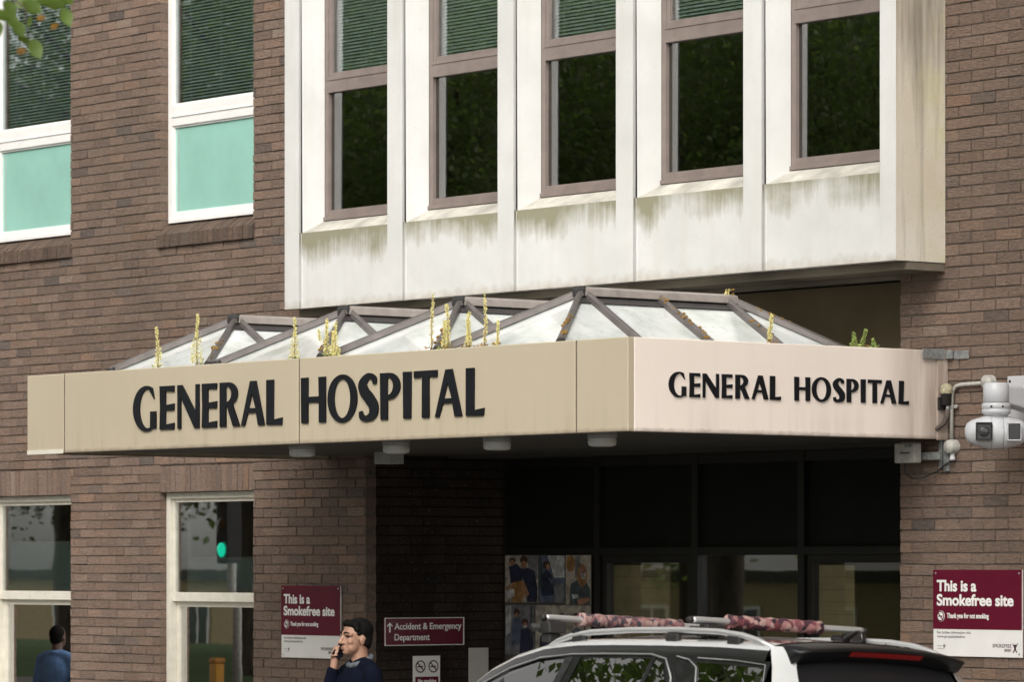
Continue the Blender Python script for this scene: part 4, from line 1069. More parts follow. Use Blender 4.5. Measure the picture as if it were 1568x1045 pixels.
an = thing('wall_box', 'square white box on a steel bracket below the right end of the canopy', 'box', (-0.1, -0.1, 2.72))
s = MB(); s.box(-0.005, 0.040, -0.030, -0.004, 2.715, 2.915); s.build('rail', M['galv'], an, bevel=0.003)
s = MB(); s.box(-0.05, -0.02, -0.030, -0.004, 2.735, 2.92); s.build('rail', M['galv'], an, bevel=0.003)
s = MB(); s.box(-0.155, 0.02, -0.085, -0.075, 2.792, 2.842)
for x in (-0.13, -0.09, -0.05, -0.01): s.box(x - 0.008, x + 0.008, -0.088, -0.0849, 2.800, 2.834)
s.box(-0.045, -0.02, -0.075, -0.031, 2.80, 2.835); s.build('bracket_arm', M['galv'], an)
s = MB(); s.box(-0.33, -0.135, -0.165, -0.10, 2.772, 2.905); case = s.build('case', M['grey_plastic'], an, bevel=0.01)
s = MB(); ring(s, -0.225, -0.165, 2.878, 2.892, 0.004, -0.168, -0.1655); s.box(-0.27, -0.18, -0.172, -0.1655, 2.835, 2.842); s.build('label_ridge', M['rubber'], case)
MB().tube([(-0.265, -0.13, 2.772), (-0.265, -0.13, 2.745), (-0.25, -0.13, 2.70), (-0.20, -0.12, 2.672), (-0.13, -0.09, 2.675), (-0.03, -0.05, 2.72), (0.03, -0.045, 2.76), (0.075, -0.03, 2.785)], 0.006, 8).build('cable', M['rubber'], an)

ps = thing('photocell', 'small domed sensor with hanging dark cable on the right end of the canopy', 'sensor', (0.012, -0.055, 3.2))
MB().lathe([(0.040, 3.222), (0.043, 3.235), (0.040, 3.262), (0.030, 3.28), (0.012, 3.288), (0, 3.289)], (0.06, -0.065, 0), n=18).build('dome', simple('lichened_plastic', (0.36, 0.33, 0.22), 0.7, var=0.5, scale=60), ps)
MB().lathe([(0.040, 3.2215), (0.034, 3.215), (0.033, 3.15), (0.025, 3.145), (0, 3.145)], (0.06, -0.065, 0), n=16).build('socket', M['rubber'], ps)
s = MB(); s.box(0.0125, 0.03, -0.10, -0.03, 3.12, 3.20); s.build('back_plate', M['rubber'], ps)
MB().tube([(0.062, -0.055, 3.146), (0.062, -0.055, 3.12)], 0.012, 8).build('gland', M['white_plastic'], ps)
MB().tube([(0.06, -0.055, 3.12), (0.058, -0.054, 3.08), (0.045, -0.07, 3.03), (0.02, -0.10, 3.00), (0.014, -0.115, 2.985)], [0.017, 0.018, 0.017, 0.014, 0.010], 10).build('cable', simple('dirty_cable', (0.09, 0.07, 0.06), 0.8, var=0.3), ps)

st = thing('metal_strap', 'grey metal strap joining the top corner of the canopy to the brick wall', 'bracket', (0.0, -0.05, 3.48))
s = MB(); s.box(0.0135, 0.021, -0.24, -0.045, 3.447, 3.517); s.box(0.0215, 0.075, -0.040, -0.012, 3.452, 3.51)
s.box(0.0755, 0.21, -0.014, -0.005, 3.447, 3.502); s.build('strap', M['galv'], st, bevel=0.004)

# ------------------------------------------------------------------ weeds rooted along the canopy edge
def weed(x, y, z, h, fat, label, mat='weed', lean=0.0, group='weeds growing on the canopy'):
    r = random.Random(int(abs(x * 1000) + abs(y * 77) + h * 991))
    t = thing('weed', label, 'weed', (x, y, z), group)
    top = Vector((x + lean * h, y + r.uniform(-.02, .02), z + h))
    base = Vector((x, y, z)); mid = base.lerp(top, .5) + Vector((r.uniform(-.022, .022), 0, 0))
    P_ = lambda u: base.lerp(mid, u * 2) if u < .5 else mid.lerp(top, u * 2 - 1)
    MB().tube([P_(u) for u in (0, .3, .6, .95)], [.006, .005, .004, .0025], 6).build('stem', M['weed_stem'], t)
    s = MB()
    n = int(110 + 420 * fat)
    for i in range(n):
        u = r.random() ** (1.3 if fat > .4 else 0.9)
        lim = 0.5 if fat > .25 else 1.0
        rad = (0.007 + (0.050 * fat if u < lim else 0.008)) * (1 - 0.45 * u)
        a = r.uniform(0, 6.3); rr = rad * math.sqrt(r.random())
        c = P_(0.14 + 0.86 * u) + Vector((math.cos(a) * rr, math.sin(a) * rr, r.uniform(-.008, .008)))
        l = r.uniform(.007, .015); d = Vector((math.cos(a), math.sin(a), r.uniform(-.2, .9))).normalized() * l; sd = d.orthogonal().normalized() * l * .5; n2 = d.cross(sd).normalized() * l * .35
        s.add([c - d * .5, c + sd * .6 + n2, c + d * .7, c - sd * .6 + n2, c - n2], [(0, 1, 4), (1, 2, 4), (2, 3, 4), (3, 0, 4), (0, 3, 2, 1)])
    s.build('flower_spike', M[mat], t)
    s = MB()
    for i in range(16):
        a = r.uniform(0, 6.3); rr = r.uniform(.008, .05); c = base + Vector((math.cos(a) * rr, math.sin(a) * rr * .6, r.uniform(.02, .055)))
        l = r.uniform(.010, .022); d = Vector((math.cos(a), math.sin(a) * .6, r.uniform(-.2, .8))).normalized() * l; sd = d.orthogonal().normalized() * l * .45
        s.add([c - d * .5, c + sd, c + d, c - sd, c - Vector((0, 0, l * .3))], [(0, 1, 4), (1, 2, 4), (2, 3, 4), (3, 0, 4), (0, 3, 2, 1)])
    s.build('base_leaves', M['moss'] if fat < .3 else M['weed_green'], t)
    return t
YW_ = -2.655; ZW_ = 3.475
WEEDS = [(-5.318, .33, .42, 'pale yellow weed spike standing alone above the first letters of the front wording'),
 (-4.797, .40, .80, 'thickest and tallest pale weed spike, above the letter N'),
 (-3.644, .32, .50, 'bushy pale weed spike above the joint left of the second word'),
 (-3.285, .30, .35, 'tall pale weed spike, first in the clump at the foot of the second skylight bar'),
 (-3.227, .21, .30, 'short pale weed mid clump at the foot of the second skylight bar'),
 (-3.155, .27, .45, 'bushy weed, last in the clump at the foot of the second skylight bar'),
 (-2.109, .40, .14, 'thin straight tall weed standing before the third skylight bar'),
 (-1.983, .22, .35, 'short leafy weed at the foot of the third skylight bar'),
 (-1.915, .33, .22, 'slim tall weed leaning on the third skylight bar'),
 (-1.735, .27, .20, 'slim weed, taller of the pair right of the third skylight bar'),
 (-1.690, .23, .22, 'slim weed, shorter of the pair right of the third skylight bar'),
 (-1.527, .38, .14, 'thin tall weed above the letter A of the second word'),
 (-1.399, .20, .10, 'very thin short weed right of the last letter of the front wording')]
for x, h, f_, lb in WEEDS: weed(x, YW_ + rnd.uniform(-.015, .015), ZW_, h, f_, lb, lean=rnd.uniform(-.10, .10))
weed(-3.83, -2.3, 3.50, 0.24, .12, 'small weed behind the first skylight hip, left of the bushy spike')
weed(-0.075, -1.485, ZW_, 0.22, .22, 'pale weed spike alone on the right side of the canopy roof')
weed(-0.075, -0.76, ZW_, 0.13, .3, 'short fresh green weed, left one near the canopy end', 'weed_green', 0.0)
weed(-0.075, -0.69, ZW_, 0.15, .2, 'leaning fresh green weed, middle one near the canopy end', 'weed_green', 0.25)
weed(-0.075, -0.60, ZW_, 0.09, .3, 'lowest fresh green weed nearest the strap at the canopy end', 'weed_green', 0.1)
weed(-1.42, -0.66, 3.90, 0.05, .15, 'tiny weed on the back end of the last skylight ridge')

# ------------------------------------------------------------------ people
def remesh_obj(s, name, mat, parent, voxel, smooth=4):
    o = s.build(name, mat, parent, smooth=True)
    m = o.modifiers.new('remesh', 'REMESH'); m.mode = 'VOXEL'; m.voxel_size = voxel; m.use_smooth_shade = True
    k_ = o.modifiers.new('smooth', 'SMOOTH'); k_.factor = 0.5; k_.iterations = smooth
    return o
class Fig:
    """body-local frame: forward, left, up -> world"""
    def __init__(s, base, fwd):
        s.b = Vector(base); s.f = Vector(fwd).normalized(); s.l = UP_.cross(s.f)
    def p(s, q): return s.b + s.f * q[0] + s.l * q[1] + UP_ * q[2]
    def ell(s, mb, c, r, n=16, tilt=0.0):
        vv, ff = [], []
        for i in range(n // 2 + 1):
            t = PI * i / (n // 2)
            for k_ in range(n):
                a = 2 * PI * k_ / n
                x, y, z = r[0] * math.sin(t) * math.cos(a), r[1] * math.sin(t) * math.sin(a), r[2] * math.cos(t)
                if tilt: x, z = x * math.cos(tilt) - z * math.sin(tilt), x * math.sin(tilt) + z * math.cos(tilt)
                vv.append(s.p((c[0] + x, c[1] + y, c[2] + z)))
        for i in range(n // 2):
            for k_ in range(n): ff.append((i * n + k_, (i + 1) * n + k_, (i + 1) * n + (k_ + 1) % n, i * n + (k_ + 1) % n))
        mb.add(vv, ff, None, True)
    def limb(s, mb, pts, rad, n=12):
        mb.tube([s.p(q) for q in pts], rad, n)
        for q, r_ in zip(pts, rad if isinstance(rad, list) else [rad] * len(pts)): s.ell(mb, q, (r_, r_, r_), 12)
def skin(name, c): return simple(name, c, 0.5, var=0.12, scale=18, Subsurface_Weight=0.08)
M['skin'] = skin('olive_skin', (0.33, 0.185, 0.125))
M['dark_skin'] = skin('dark_brown_skin', (0.10, 0.055, 0.04))
M['hair'] = simple('black_hair', (0.005, 0.0045, 0.004), 0.8, var=0.3, scale=30, bump=1.0, bscale=110, stretch=(1, 1, 0.3), Specular_IOR_Level=0.12)
M['navy_knit'] = simple('navy_jumper', (0.003, 0.0045, 0.012), 0.95, var=0.25, scale=15, bump=0.4, bscale=160, Specular_IOR_Level=0.1)
M['grey_shirt'] = simple('grey_check_shirt', (0.09, 0.10, 0.12), 0.85, var=0.4, scale=70)
M['trousers'] = simple('dark_trousers', (0.02, 0.02, 0.025), 0.9)
M['shoe'] = simple('black_shoe', (0.015, 0.014, 0.013), 0.4)
M['blue_shirt'] = simple('blue_shirt', (0.10, 0.20, 0.40), 0.85, var=0.2, scale=8, bump=0.3, bscale=12)
M['lip'] = simple('lip', (0.30, 0.12, 0.09), 0.5)
M['eye'] = simple('eye_dark', (0.02, 0.015, 0.012), 0.15)
M['phone'] = simple('black_phone', (0.008, 0.008, 0.01), 0.25)

t = thing('person', 'man in navy jumper and grey collar talking on a phone by the smokefree sign', 'person', (-2.388, -3.055, 0.07))
fg = Fig((-2.388, -3.055, 0.0), (-0.149, -0.989, 0))
b = MB()
fg.ell(b, (-.012, 0, 1.652), (.100, .078, .098))
fg.ell(b, (.030, 0, 1.590), (.068, .062, .082))
fg.ell(b, (.052, 0, 1.548), (.044, .042, .040))
fg.ell(b, (.070, 0, 1.530), (.026, .028, .020))
fg.limb(b, [(.092, 0, 1.640), (.108, 0, 1.612), (.119, 0, 1.594)], [.010, .012, .0145])
fg.ell(b, (.103, .013, 1.590), (.012, .009, .009)); fg.ell(b, (.103, -.013, 1.590), (.012, .009, .009))
for sd in (-1, 1):
    fg.limb(b, [(.086, sd * .012, 1.648), (.083, sd * .034, 1.652), (.066, sd * .055, 1.644)], [.012, .013, .011])
    fg.ell(b, (.062, sd * .042, 1.598), (.024, .021, .02))
    fg.ell(b, (.044, sd * .038, 1.560), (.034, .021, .034))
    fg.ell(b, (-.006, sd * .079, 1.605), (.020, .009, .031)); fg.ell(b, (-.016, sd * .084, 1.618), (.016, .006, .016))
fg.ell(b, (.096, 0, 1.562), (.013, .024, .006)); fg.ell(b, (.095, 0, 1.551), (.012, .021, .007))
fg.limb(b, [(-.020, 0, 1.60), (-.028, 0, 1.50), (-.034, 0, 1.42)], [.055, .056, .064])
fg.ell(b, (-.03, 0, 1.27), (.10, .155, .19)); fg.ell(b, (-.02, 0, 1.05), (.095, .14, .16)); fg.ell(b, (-.02, 0, .92), (.10, .15, .12))
fg.limb(b, [(-.03, -.175, 1.385), (.06, -.20, 1.26), (.128, -.165, 1.165)], [.050, .044, .038])
fg.limb(b, [(.128, -.165, 1.165), (.115, -.140, 1.32), (.098, -.122, 1.445)], [.038, .034, .025])
fg.limb(b, [(-.03, .175, 1.385), (-.04, .235, 1.13), (.03, .24, .88)], [.05, .04, .026])
for sd in (-1, 1):
    fg.limb(b, [(-.02, sd * .09, .90), (.0, sd * .10, .48), (-.03, sd * .10, .13)], [.085, .056, .042]); fg.ell(b, (.04, sd * .105, .10), (.12, .042, .04))
# right hand round the phone: palm, four unequal fingers curled over its front edge, thumb up its back
fg.limb(b, [(.098, -.122, 1.445), (.092, -.124, 1.475), (.086, -.126, 1.515), (.080, -.124, 1.545)], [.024, .027, .029, .024])
for i in range(4):
    dz = i * .0195; ln = (.92, 1.0, .96, .80)[3 - i]
    k0, k1 = (.102 - .007 * i, -.128, 1.492 + dz), (.122 - .007 * i, -.112, 1.500 + dz)
    k2, k3 = (.118 - .007 * i, -.092 + .004 * (1 - ln), 1.506 + dz), (.100 - .006 * i, -.076, 1.508 + dz)
    fg.limb(b, [k0, k1, k2, k3], [.0098, .0092, .0084, .0074], 8)
fg.limb(b, [(.078, -.128, 1.482), (.050, -.126, 1.512), (.036, -.114, 1.540), (.032, -.102, 1.562)], [.014, .012, .010, .008], 8)
# left hand relaxed
fg.ell(b, (.045, .238, .83), (.022, .014, .05))
for i in range(4): fg.limb(b, [(.065 - .014 * i, .238, .795), (.072 - .014 * i, .232, .765), (.066 - .013 * i, .222, .735 + .006 * abs(i - 1.5))], [.009, .0085, .007], 8)
fg.limb(b, [(.062, .232, .84), (.085, .222, .805), (.088, .216, .775)], [.011, .0095, .008], 8)
body = remesh_obj(b, 'body', M['skin'], t, 0.0055, 3)
h = MB()
fg.ell(h, (-.026, 0, 1.668), (.098, .084, .090)); fg.ell(h, (-.056, 0, 1.62), (.058, .074, .080))
for k_, (f_, l_, z_, r_) in enumerate([(.052, -.03, 1.718, .026), (.060, .0, 1.723, .028), (.050, .035, 1.718, .028), (.030, .055, 1.706, .028), (.066, .02, 1.712, .018), (.072, -.015, 1.710, .017), (.02, -.055, 1.708, .028), (.0, .0, 1.728, .032), (.03, .073, 1.680, .018), (.018, .078, 1.650, .013), (.03, -.073, 1.680, .018), (.018, -.078, 1.650, .013), (-.05, .05, 1.585, .026), (-.05, -.05, 1.585, .026), (-.07, 0, 1.57, .035)]):
    fg.ell(h, (f_, l_, z_), (r_ * 1.2, r_, r_ * .8))
remesh_obj(h, 'hair', M['hair'], t, 0.006, 8)
q = MB()
for sd in (-1, 1):
    fg.limb(q, [(.098, sd * .016, 1.654), (.094, sd * .034, 1.660), (.078, sd * .054, 1.652)], [.0045, .0058, .0035], 8)
q.build('eyebrows', M['hair'], t)
q = MB()
for sd in (-1, 1): fg.ell(q, (.079, sd * .033, 1.632), (.013, .015, .0075))
q.build('eyes', M['eye'], t)
q = MB(); fg.ell(q, (.1005, 0, 1.561), (.010, .020, .0045)); fg.ell(q, (.0985, 0, 1.552), (.010, .018, .005)); q.build('lips', M['lip'], t)
j = MB()
fg.ell(j, (-.03, 0, 1.285), (.128, .190, .185)); fg.ell(j, (-.015, 0, 1.08), (.132, .180, .20)); fg.ell(j, (-.02, 0, .93), (.130, .175, .10))
fg.limb(j, [(-.035, -.12, 1.42), (-.035, 0, 1.445), (-.035, .12, 1.42)], [.060, .070, .060])
fg.limb(j, [(-.03, -.175, 1.385), (.06, -.20, 1.26), (.128, -.165, 1.165)], [.068, .060, .054])
fg.limb(j, [(.128, -.165, 1.165), (.118, -.148, 1.29), (.106, -.132, 1.402)], [.054, .049, .040])
fg.limb(j, [(-.03, .175, 1.385), (-.04, .235, 1.13), (.03, .24, .92)], [.068, .058, .044])
remesh_obj(j, 'jumper', M['navy_knit'], t, 0.011, 4)
c = MB()
ringp = [(-.030 + .075 * math.cos(a), .075 * math.sin(a), 1.470 - .030 * math.cos(a)) for a in [2 * PI * i / 16 for i in range(16)]]
fg.limb(c, ringp + ringp[:1], .020, 8)

remesh_obj(c, 'collar', M['grey_shirt'], t, 0.007, 2)
l = MB()
for sd in (-1, 1): fg.limb(l, [(-.02, sd * .085, .90), (.0, sd * .10, .48), (-.03, sd * .10, .14)], [.112, .080, .068])
fg.ell(l, (-.02, 0, .92), (.125, .168, .10)); remesh_obj(l, 'trousers', M['trousers'], t, 0.014, 3)
l = MB()
for sd in (-1, 1): fg.ell(l, (.035, sd * .105, .115), (.135, .05, .046))
l.build('shoes', M['shoe'], t)
# the phone in his hand
ph = thing('phone', 'black mobile phone held to the cheek of the man in the navy jumper', 'phone', tuple(fg.p((.05, -.09, 1.55))))
pa, pb = Vector((.008, -.0965, 1.615)), Vector((.104, -.0885, 1.497))
d = (pb - pa).normalized(); sd = Vector((0, 1, 0)).cross(d).normalized(); nn = d.cross(sd)
def bx8(a_, b_, w_, th):
    s_ = MB(); vv = [fg.p(e + sd * x * w_ + nn * y * th) for e in (a_, b_) for x, y in ((-1, -1), (1, -1), (1, 1), (-1, 1))]
    s_.add(vv, [(3, 2, 1, 0), (4, 5, 6, 7), (0, 1, 5, 4), (1, 2, 6, 5), (2, 3, 7, 6), (3, 0, 4, 7)]); return s_
bx8(pa, pb, .036, .0045).build('case', M['phone'], ph, bevel=0.003)
bx8(pa + d * .008 + nn * .005, pb - d * .008 + nn * .005, .032, .0006).build('screen', M['lens'], ph)

# person outside the lower left window, mirrored in its glass
t = thing('person', 'person in blue shirt with close cropped hair, seen from behind in the lower left window', 'person', (-12.68, -0.90, 0.07))
fg = Fig((-12.68, -0.90, 0.07), (-0.42, -0.91, 0))
b = MB()
fg.ell(b, (-.012, 0, 1.622), (.100, .080, .100)); fg.ell(b, (.035, 0, 1.56), (.066, .06, .085)); fg.ell(b, (.06, 0, 1.51), (.03, .032, .022))
fg.limb(b, [(.095, 0, 1.60), (.115, 0, 1.563)], [.010, .014])
for sd in (-1, 1): fg.ell(b, (-.01, sd * .082, 1.575), (.02, .01, .03))
fg.limb(b, [(-.02, 0, 1.57), (-.035, 0, 1.39)], [.058, .066]); fg.ell(b, (-.03, 0, 1.24), (.10, .155, .19)); fg.ell(b, (-.02, 0, 1.0), (.10, .15, .2))
for sd in (-1, 1):
    fg.limb(b, [(-.03, sd * .18, 1.36), (-.03, sd * .24, 1.10), (.06, sd * .23, .88)], [.05, .04, .026])
    fg.ell(b, (.075, sd * .228, .83), (.022, .014, .05))
    for i in range(4): fg.limb(b, [(.095 - .014 * i, sd * .228, .795), (.10 - .014 * i, sd * .222, .76), (.094 - .013 * i, sd * .214, .73 + .006 * abs(i - 1.5))], [.009, .0085, .007], 8)
    fg.limb(b, [(.09, sd * .222, .84), (.112, sd * .212, .80), (.114, sd * .206, .775)], [.011, .0095, .008], 8)
    fg.limb(b, [(-.02, sd * .09, .90), (.0, sd * .10, .48), (-.03, sd * .10, .06)], [.085, .056, .042]); fg.ell(b, (.04, sd * .105, .05), (.12, .042, .04))
remesh_obj(b, 'body', M['dark_skin'], t, 0.007, 3)
h = MB(); fg.ell(h, (-.028, 0, 1.632), (.094, .082, .097)); fg.ell(h, (-.05, 0, 1.58), (.06, .07, .07)); remesh_obj(h, 'hair', M['hair'], t, 0.008, 2)
j = MB(); fg.ell(j, (-.03, 0, 1.25), (.135, .20, .19)); fg.ell(j, (-.02, 0, 1.02), (.135, .185, .24)); fg.limb(j, [(-.04, -.13, 1.39), (-.04, 0, 1.42), (-.04, .13, 1.39)], [.06, .068, .06])
for sd in (-1, 1): fg.limb(j, [(-.03, sd * .18, 1.36), (-.03, sd * .24, 1.10), (.05, sd * .23, .92)], [.07, .06, .048])
fg.limb(j, [(-.09, -.05, 1.43), (-.10, 0, 1.44), (-.09, .05, 1.43)], .02, 8)
remesh_obj(j, 'shirt', M['blue_shirt'], t, 0.012, 4)
l = MB()
for sd in (-1, 1): fg.limb(l, [(-.02, sd * .085, .88), (.0, sd * .10, .48), (-.03, sd * .10, .08)], [.112, .08, .068])
remesh_obj(l, 'trousers', M['trousers'], t, 0.014, 3)
l = MB()
for sd in (-1, 1): fg.ell(l, (.035, sd * .105, .05), (.135, .05, .046))
l.build('shoes', M['shoe'], t)
t.scale = (0.86, 0.86, 0.86)

# ------------------------------------------------------------------ parked estate car with roof bars
M['car_silver'] = simple('silver_paint_and_highlight', (0.66, 0.67, 0.68), 0.22, 0.35, var=0.03, Coat_Weight=1.0, Coat_Roughness=0.03)
M['car_black'] = simple('black_car_gloss', (0.010, 0.010, 0.011), 0.10, var=0.05, Coat_Weight=0.3, Coat_Roughness=0.02)
M['roof_gloss'] = simple('brown_grey_roof_gloss', (0.10, 0.085, 0.078), 0.15, 0.2, var=0.08, Coat_Weight=1.0, Coat_Roughness=0.03)
M['rail'] = simple('brushed_aluminium_rail', (0.72, 0.72, 0.73), 0.28, 0.7, var=0.04)
M['chrome'] = simple('chrome_trim', (0.65, 0.65, 0.66), 0.15, 0.9, var=0.03)
M['car_glass'] = glass('car_window_glass', (0.10, 0.11, 0.10), 0.22, wav=0.012)
M['red_lamp'] = simple('red_lamp_plastic', (0.35, 0.012, 0.012), 0.2, var=0.1, Coat_Weight=0.6)
M['headlamp'] = simple('clear_lamp', (0.6, 0.62, 0.64), 0.1)
M['spoiler'] = simple('satin_black_spoiler', (0.008, 0.008, 0.009), 0.35, var=0.1, Specular_IOR_Level=0.3)
def camo(name, cols, scale):
    m = NT(name)
    if not hasattr(m, 'tc'): m.tc = m.n('TexCoord')
    w = m.n('TexNoise', Scale=14.0, Detail=3.0); m.l(m.tc.outputs['Object'], w.inputs['Vector'])
    ad = m.n('VectorMath'); ad.operation = 'MULTIPLY_ADD'; ad.inputs[1].default_value = (0.08, 0.08, 0.08)
    m.l(w.outputs['Color'], ad.inputs[0]); m.l(m.tc.outputs['Object'], ad.inputs[2])
    v = m.n('TexVoronoi', Scale=scale); m.l(ad.outputs[0], v.inputs['Vector'])
    sp = m.n('SeparateColor'); m.l(v.outputs['Color'], sp.inputs[0])
    r = m.n('ValToRGB'); r.color_ramp.interpolation = 'CONSTANT'; m.l(sp.outputs[0], r.inputs[0])
    el = r.color_ramp.elements
    el[0].position = 0; el[0].color = (*cols[0], 1); el[1].position = 1 / len(cols); el[1].color = (*cols[1], 1)
    for i in range(2, len(cols)): e = el.new(i / len(cols)); e.color = (*cols[i], 1)
    m.principled(r.outputs[0], 0.8, 0, m.bump(m.noise(30, 4), 0.4, 0.01)); return m.m
M['pad_pale'] = camo('pale_pink_camouflage', [(0.22, 0.105, 0.105), (0.12, 0.045, 0.05), (0.32, 0.22, 0.20), (0.045, 0.04, 0.055), (0.26, 0.15, 0.14), (0.09, 0.05, 0.065)], 34)
M['pad_dark'] = camo('dark_pink_camouflage', [(0.28, 0.13, 0.13), (0.022, 0.011, 0.02), (0.14, 0.035, 0.045), (0.36, 0.23, 0.21), (0.05, 0.017, 0.028), (0.15, 0.05, 0.06)], 32)

CY = -4.75
car = thing('parked_car', 'dark gloss estate car with silver roof rails parked before the hospital entrance', 'car', (3.2, CY, 0.02))  # shifted along the kerb at the end
car_root = car
def cv(x, y, z): return Vector((x, CY + y, z))
def interp(tab, x):
    for (a, va), (b_, vb) in zip(tab, tab[1:]):
        if a <= x <= b_:
            t_ = (x - a) / (b_ - a); return va + (vb - va) * t_
    return tab[0][1] if x < tab[0][0] else tab[-1][1]
ZR_ = [(1.30, 1.06), (1.55, 1.245), (1.82, 1.418), (2.0, 1.518), (2.2, 1.594), (2.45, 1.648), (2.72, 1.671), (3.2, 1.682), (3.84, 1.680), (4.21, 1.668), (4.55, 1.640)]
HW = [(1.30, 0.66), (2.2, 0.615), (3.0, 0.62), (4.21, 0.60), (4.55, 0.565)]
def sect(x):
    zr, hw = interp(ZR_, x), interp(HW, x)
    return zr, hw
# roof shoulders: a curved strip on each side, and the roof panel between them
XS_ = [1.30, 1.55, 1.82, 2.0, 2.2, 2.45, 2.72, 3.0, 3.4, 3.84, 4.05, 4.21]
SH = [(0.028, -0.031), (0.015, -0.016), (0.0, -0.006), (-0.035, 0.004), (-0.075, 0.010)]
SB = [(0.054, -0.092), (0.045, -0.062), (0.0285, -0.0315)]
for sgn in (-1, 1):
    rows = []
    for x in XS_:
        zr, hw = sect(x); rows.append([cv(x, sgn * (hw + a), zr + z_) for a, z_ in SH])
    n = len(SH); s = MB(); s.add([p for r_ in rows for p in r_], [(i * n + k_, i * n + k_ + 1, (i + 1) * n + k_ + 1, (i + 1) * n + k_) for i in range(len(rows) - 1) for k_ in range(n - 1)], None, True)
    s.build('roof_side', M['car_silver'], car, smooth=True)  # silver strip painted as the bright highlight along the dark roof edge
    rows = []
    for x in XS_:
        zr, hw = sect(x); rows.append([cv(x, sgn * (hw + a), zr + z_) for a, z_ in SB])
    n = len(SB); s = MB(); s.add([p for r_ in rows for p in r_], [(i * n + k_, i * n + k_ + 1, (i + 1) * n + k_ + 1, (i + 1) * n + k_) for i in range(len(rows) - 1) for k_ in range(n - 1)], None, True)
    s.build('roof_gutter', M['car_black'], car, smooth=True)
rows = []
for x in [2.40, 2.45, 2.72, 3.0, 3.4, 3.84, 4.05, 4.21]:
    zr, hw = sect(x); w_ = hw - 0.076; rows.append([cv(x, w_ * f_, zr + 0.010 + 0.028 * (1 - f_ * f_)) for f_ in (-1, -.8, -.5, 0, .5, .8, 1)])
s = MB(); s.add([p for r_ in rows for p in r_], [(i * 7 + k_, i * 7 + k_ + 1, (i + 1) * 7 + k_ + 1, (i + 1) * 7 + k_) for i in range(7) for k_ in range(6)], None, True)
roof = s.build('roof', M['roof_gloss'], car, smooth=True)
s = MB()      # raised ribs along the roof
for f_ in (-.62, -.35, .35, .62):
    s.tube([cv(x, (sect(x)[1] - .076) * f_, sect(x)[0] + 0.010 + 0.028 * (1 - f_ * f_) + .001) for x in (2.6, 3.0, 3.4, 3.84, 4.2)], 0.006, 6, squash=.6)
s.build('roof_rib', M['roof_gloss'], roof)
# windscreen, bonnet and lower body
s = MB(); rows = []
for x in (1.28, 1.55, 1.82, 2.0, 2.2, 2.40):
    zr, hw = sect(x); w_ = hw - 0.07; rows.append([cv(x - 0.10 * (1 - f_ * f_) * (2.4 - x), w_ * f_, zr + 0.008 + 0.02 * (1 - f_ * f_)) for f_ in (-1, -.5, 0, .5, 1)])
s.add([p for r_ in rows for p in r_], [(i * 5 + k_, i * 5 + k_ + 1, (i + 1) * 5 + k_ + 1, (i + 1) * 5 + k_) for i in range(5) for k_ in range(4)], None, True)
s.build('windscreen', M['car_glass'], car)
prof_ = [(4.66, 0.98, .80), (4.74, 0.80, .84), (4.76, 0.45, .84), (4.70, 0.25, .80), (0.22, 0.22, .78), (0.05, 0.32, .72), (0.02, 0.60, .74), (0.10, 0.80, .76), (0.55, 0.93, .82), (1.25, 1.03, .86), (2.5, 1.04, .89), (3.6, 1.05, .89), (4.4, 1.06, .86)]
s = MB(); n = len(prof_)
rows = [[cv(x, f_ * w_, z_ + (0.0 if abs(f_) < 1 else -0.02)) for x, z_, w_ in prof_] for f_ in (-1, -.92, -.5, 0, .5, .92, 1)]
s.add([p for r_ in rows for p in r_], [(i * n + k_, (i + 1) * n + k_, (i + 1) * n + (k_ + 1) % n, i * n + (k_ + 1) % n) for i in range(6) for k_ in range(n)] + [tuple(range(n)), tuple(6 * n + k_ for k_ in range(n))[::-1]])
s.build('lower_body', M['car_black'], car, bevel=0.03)
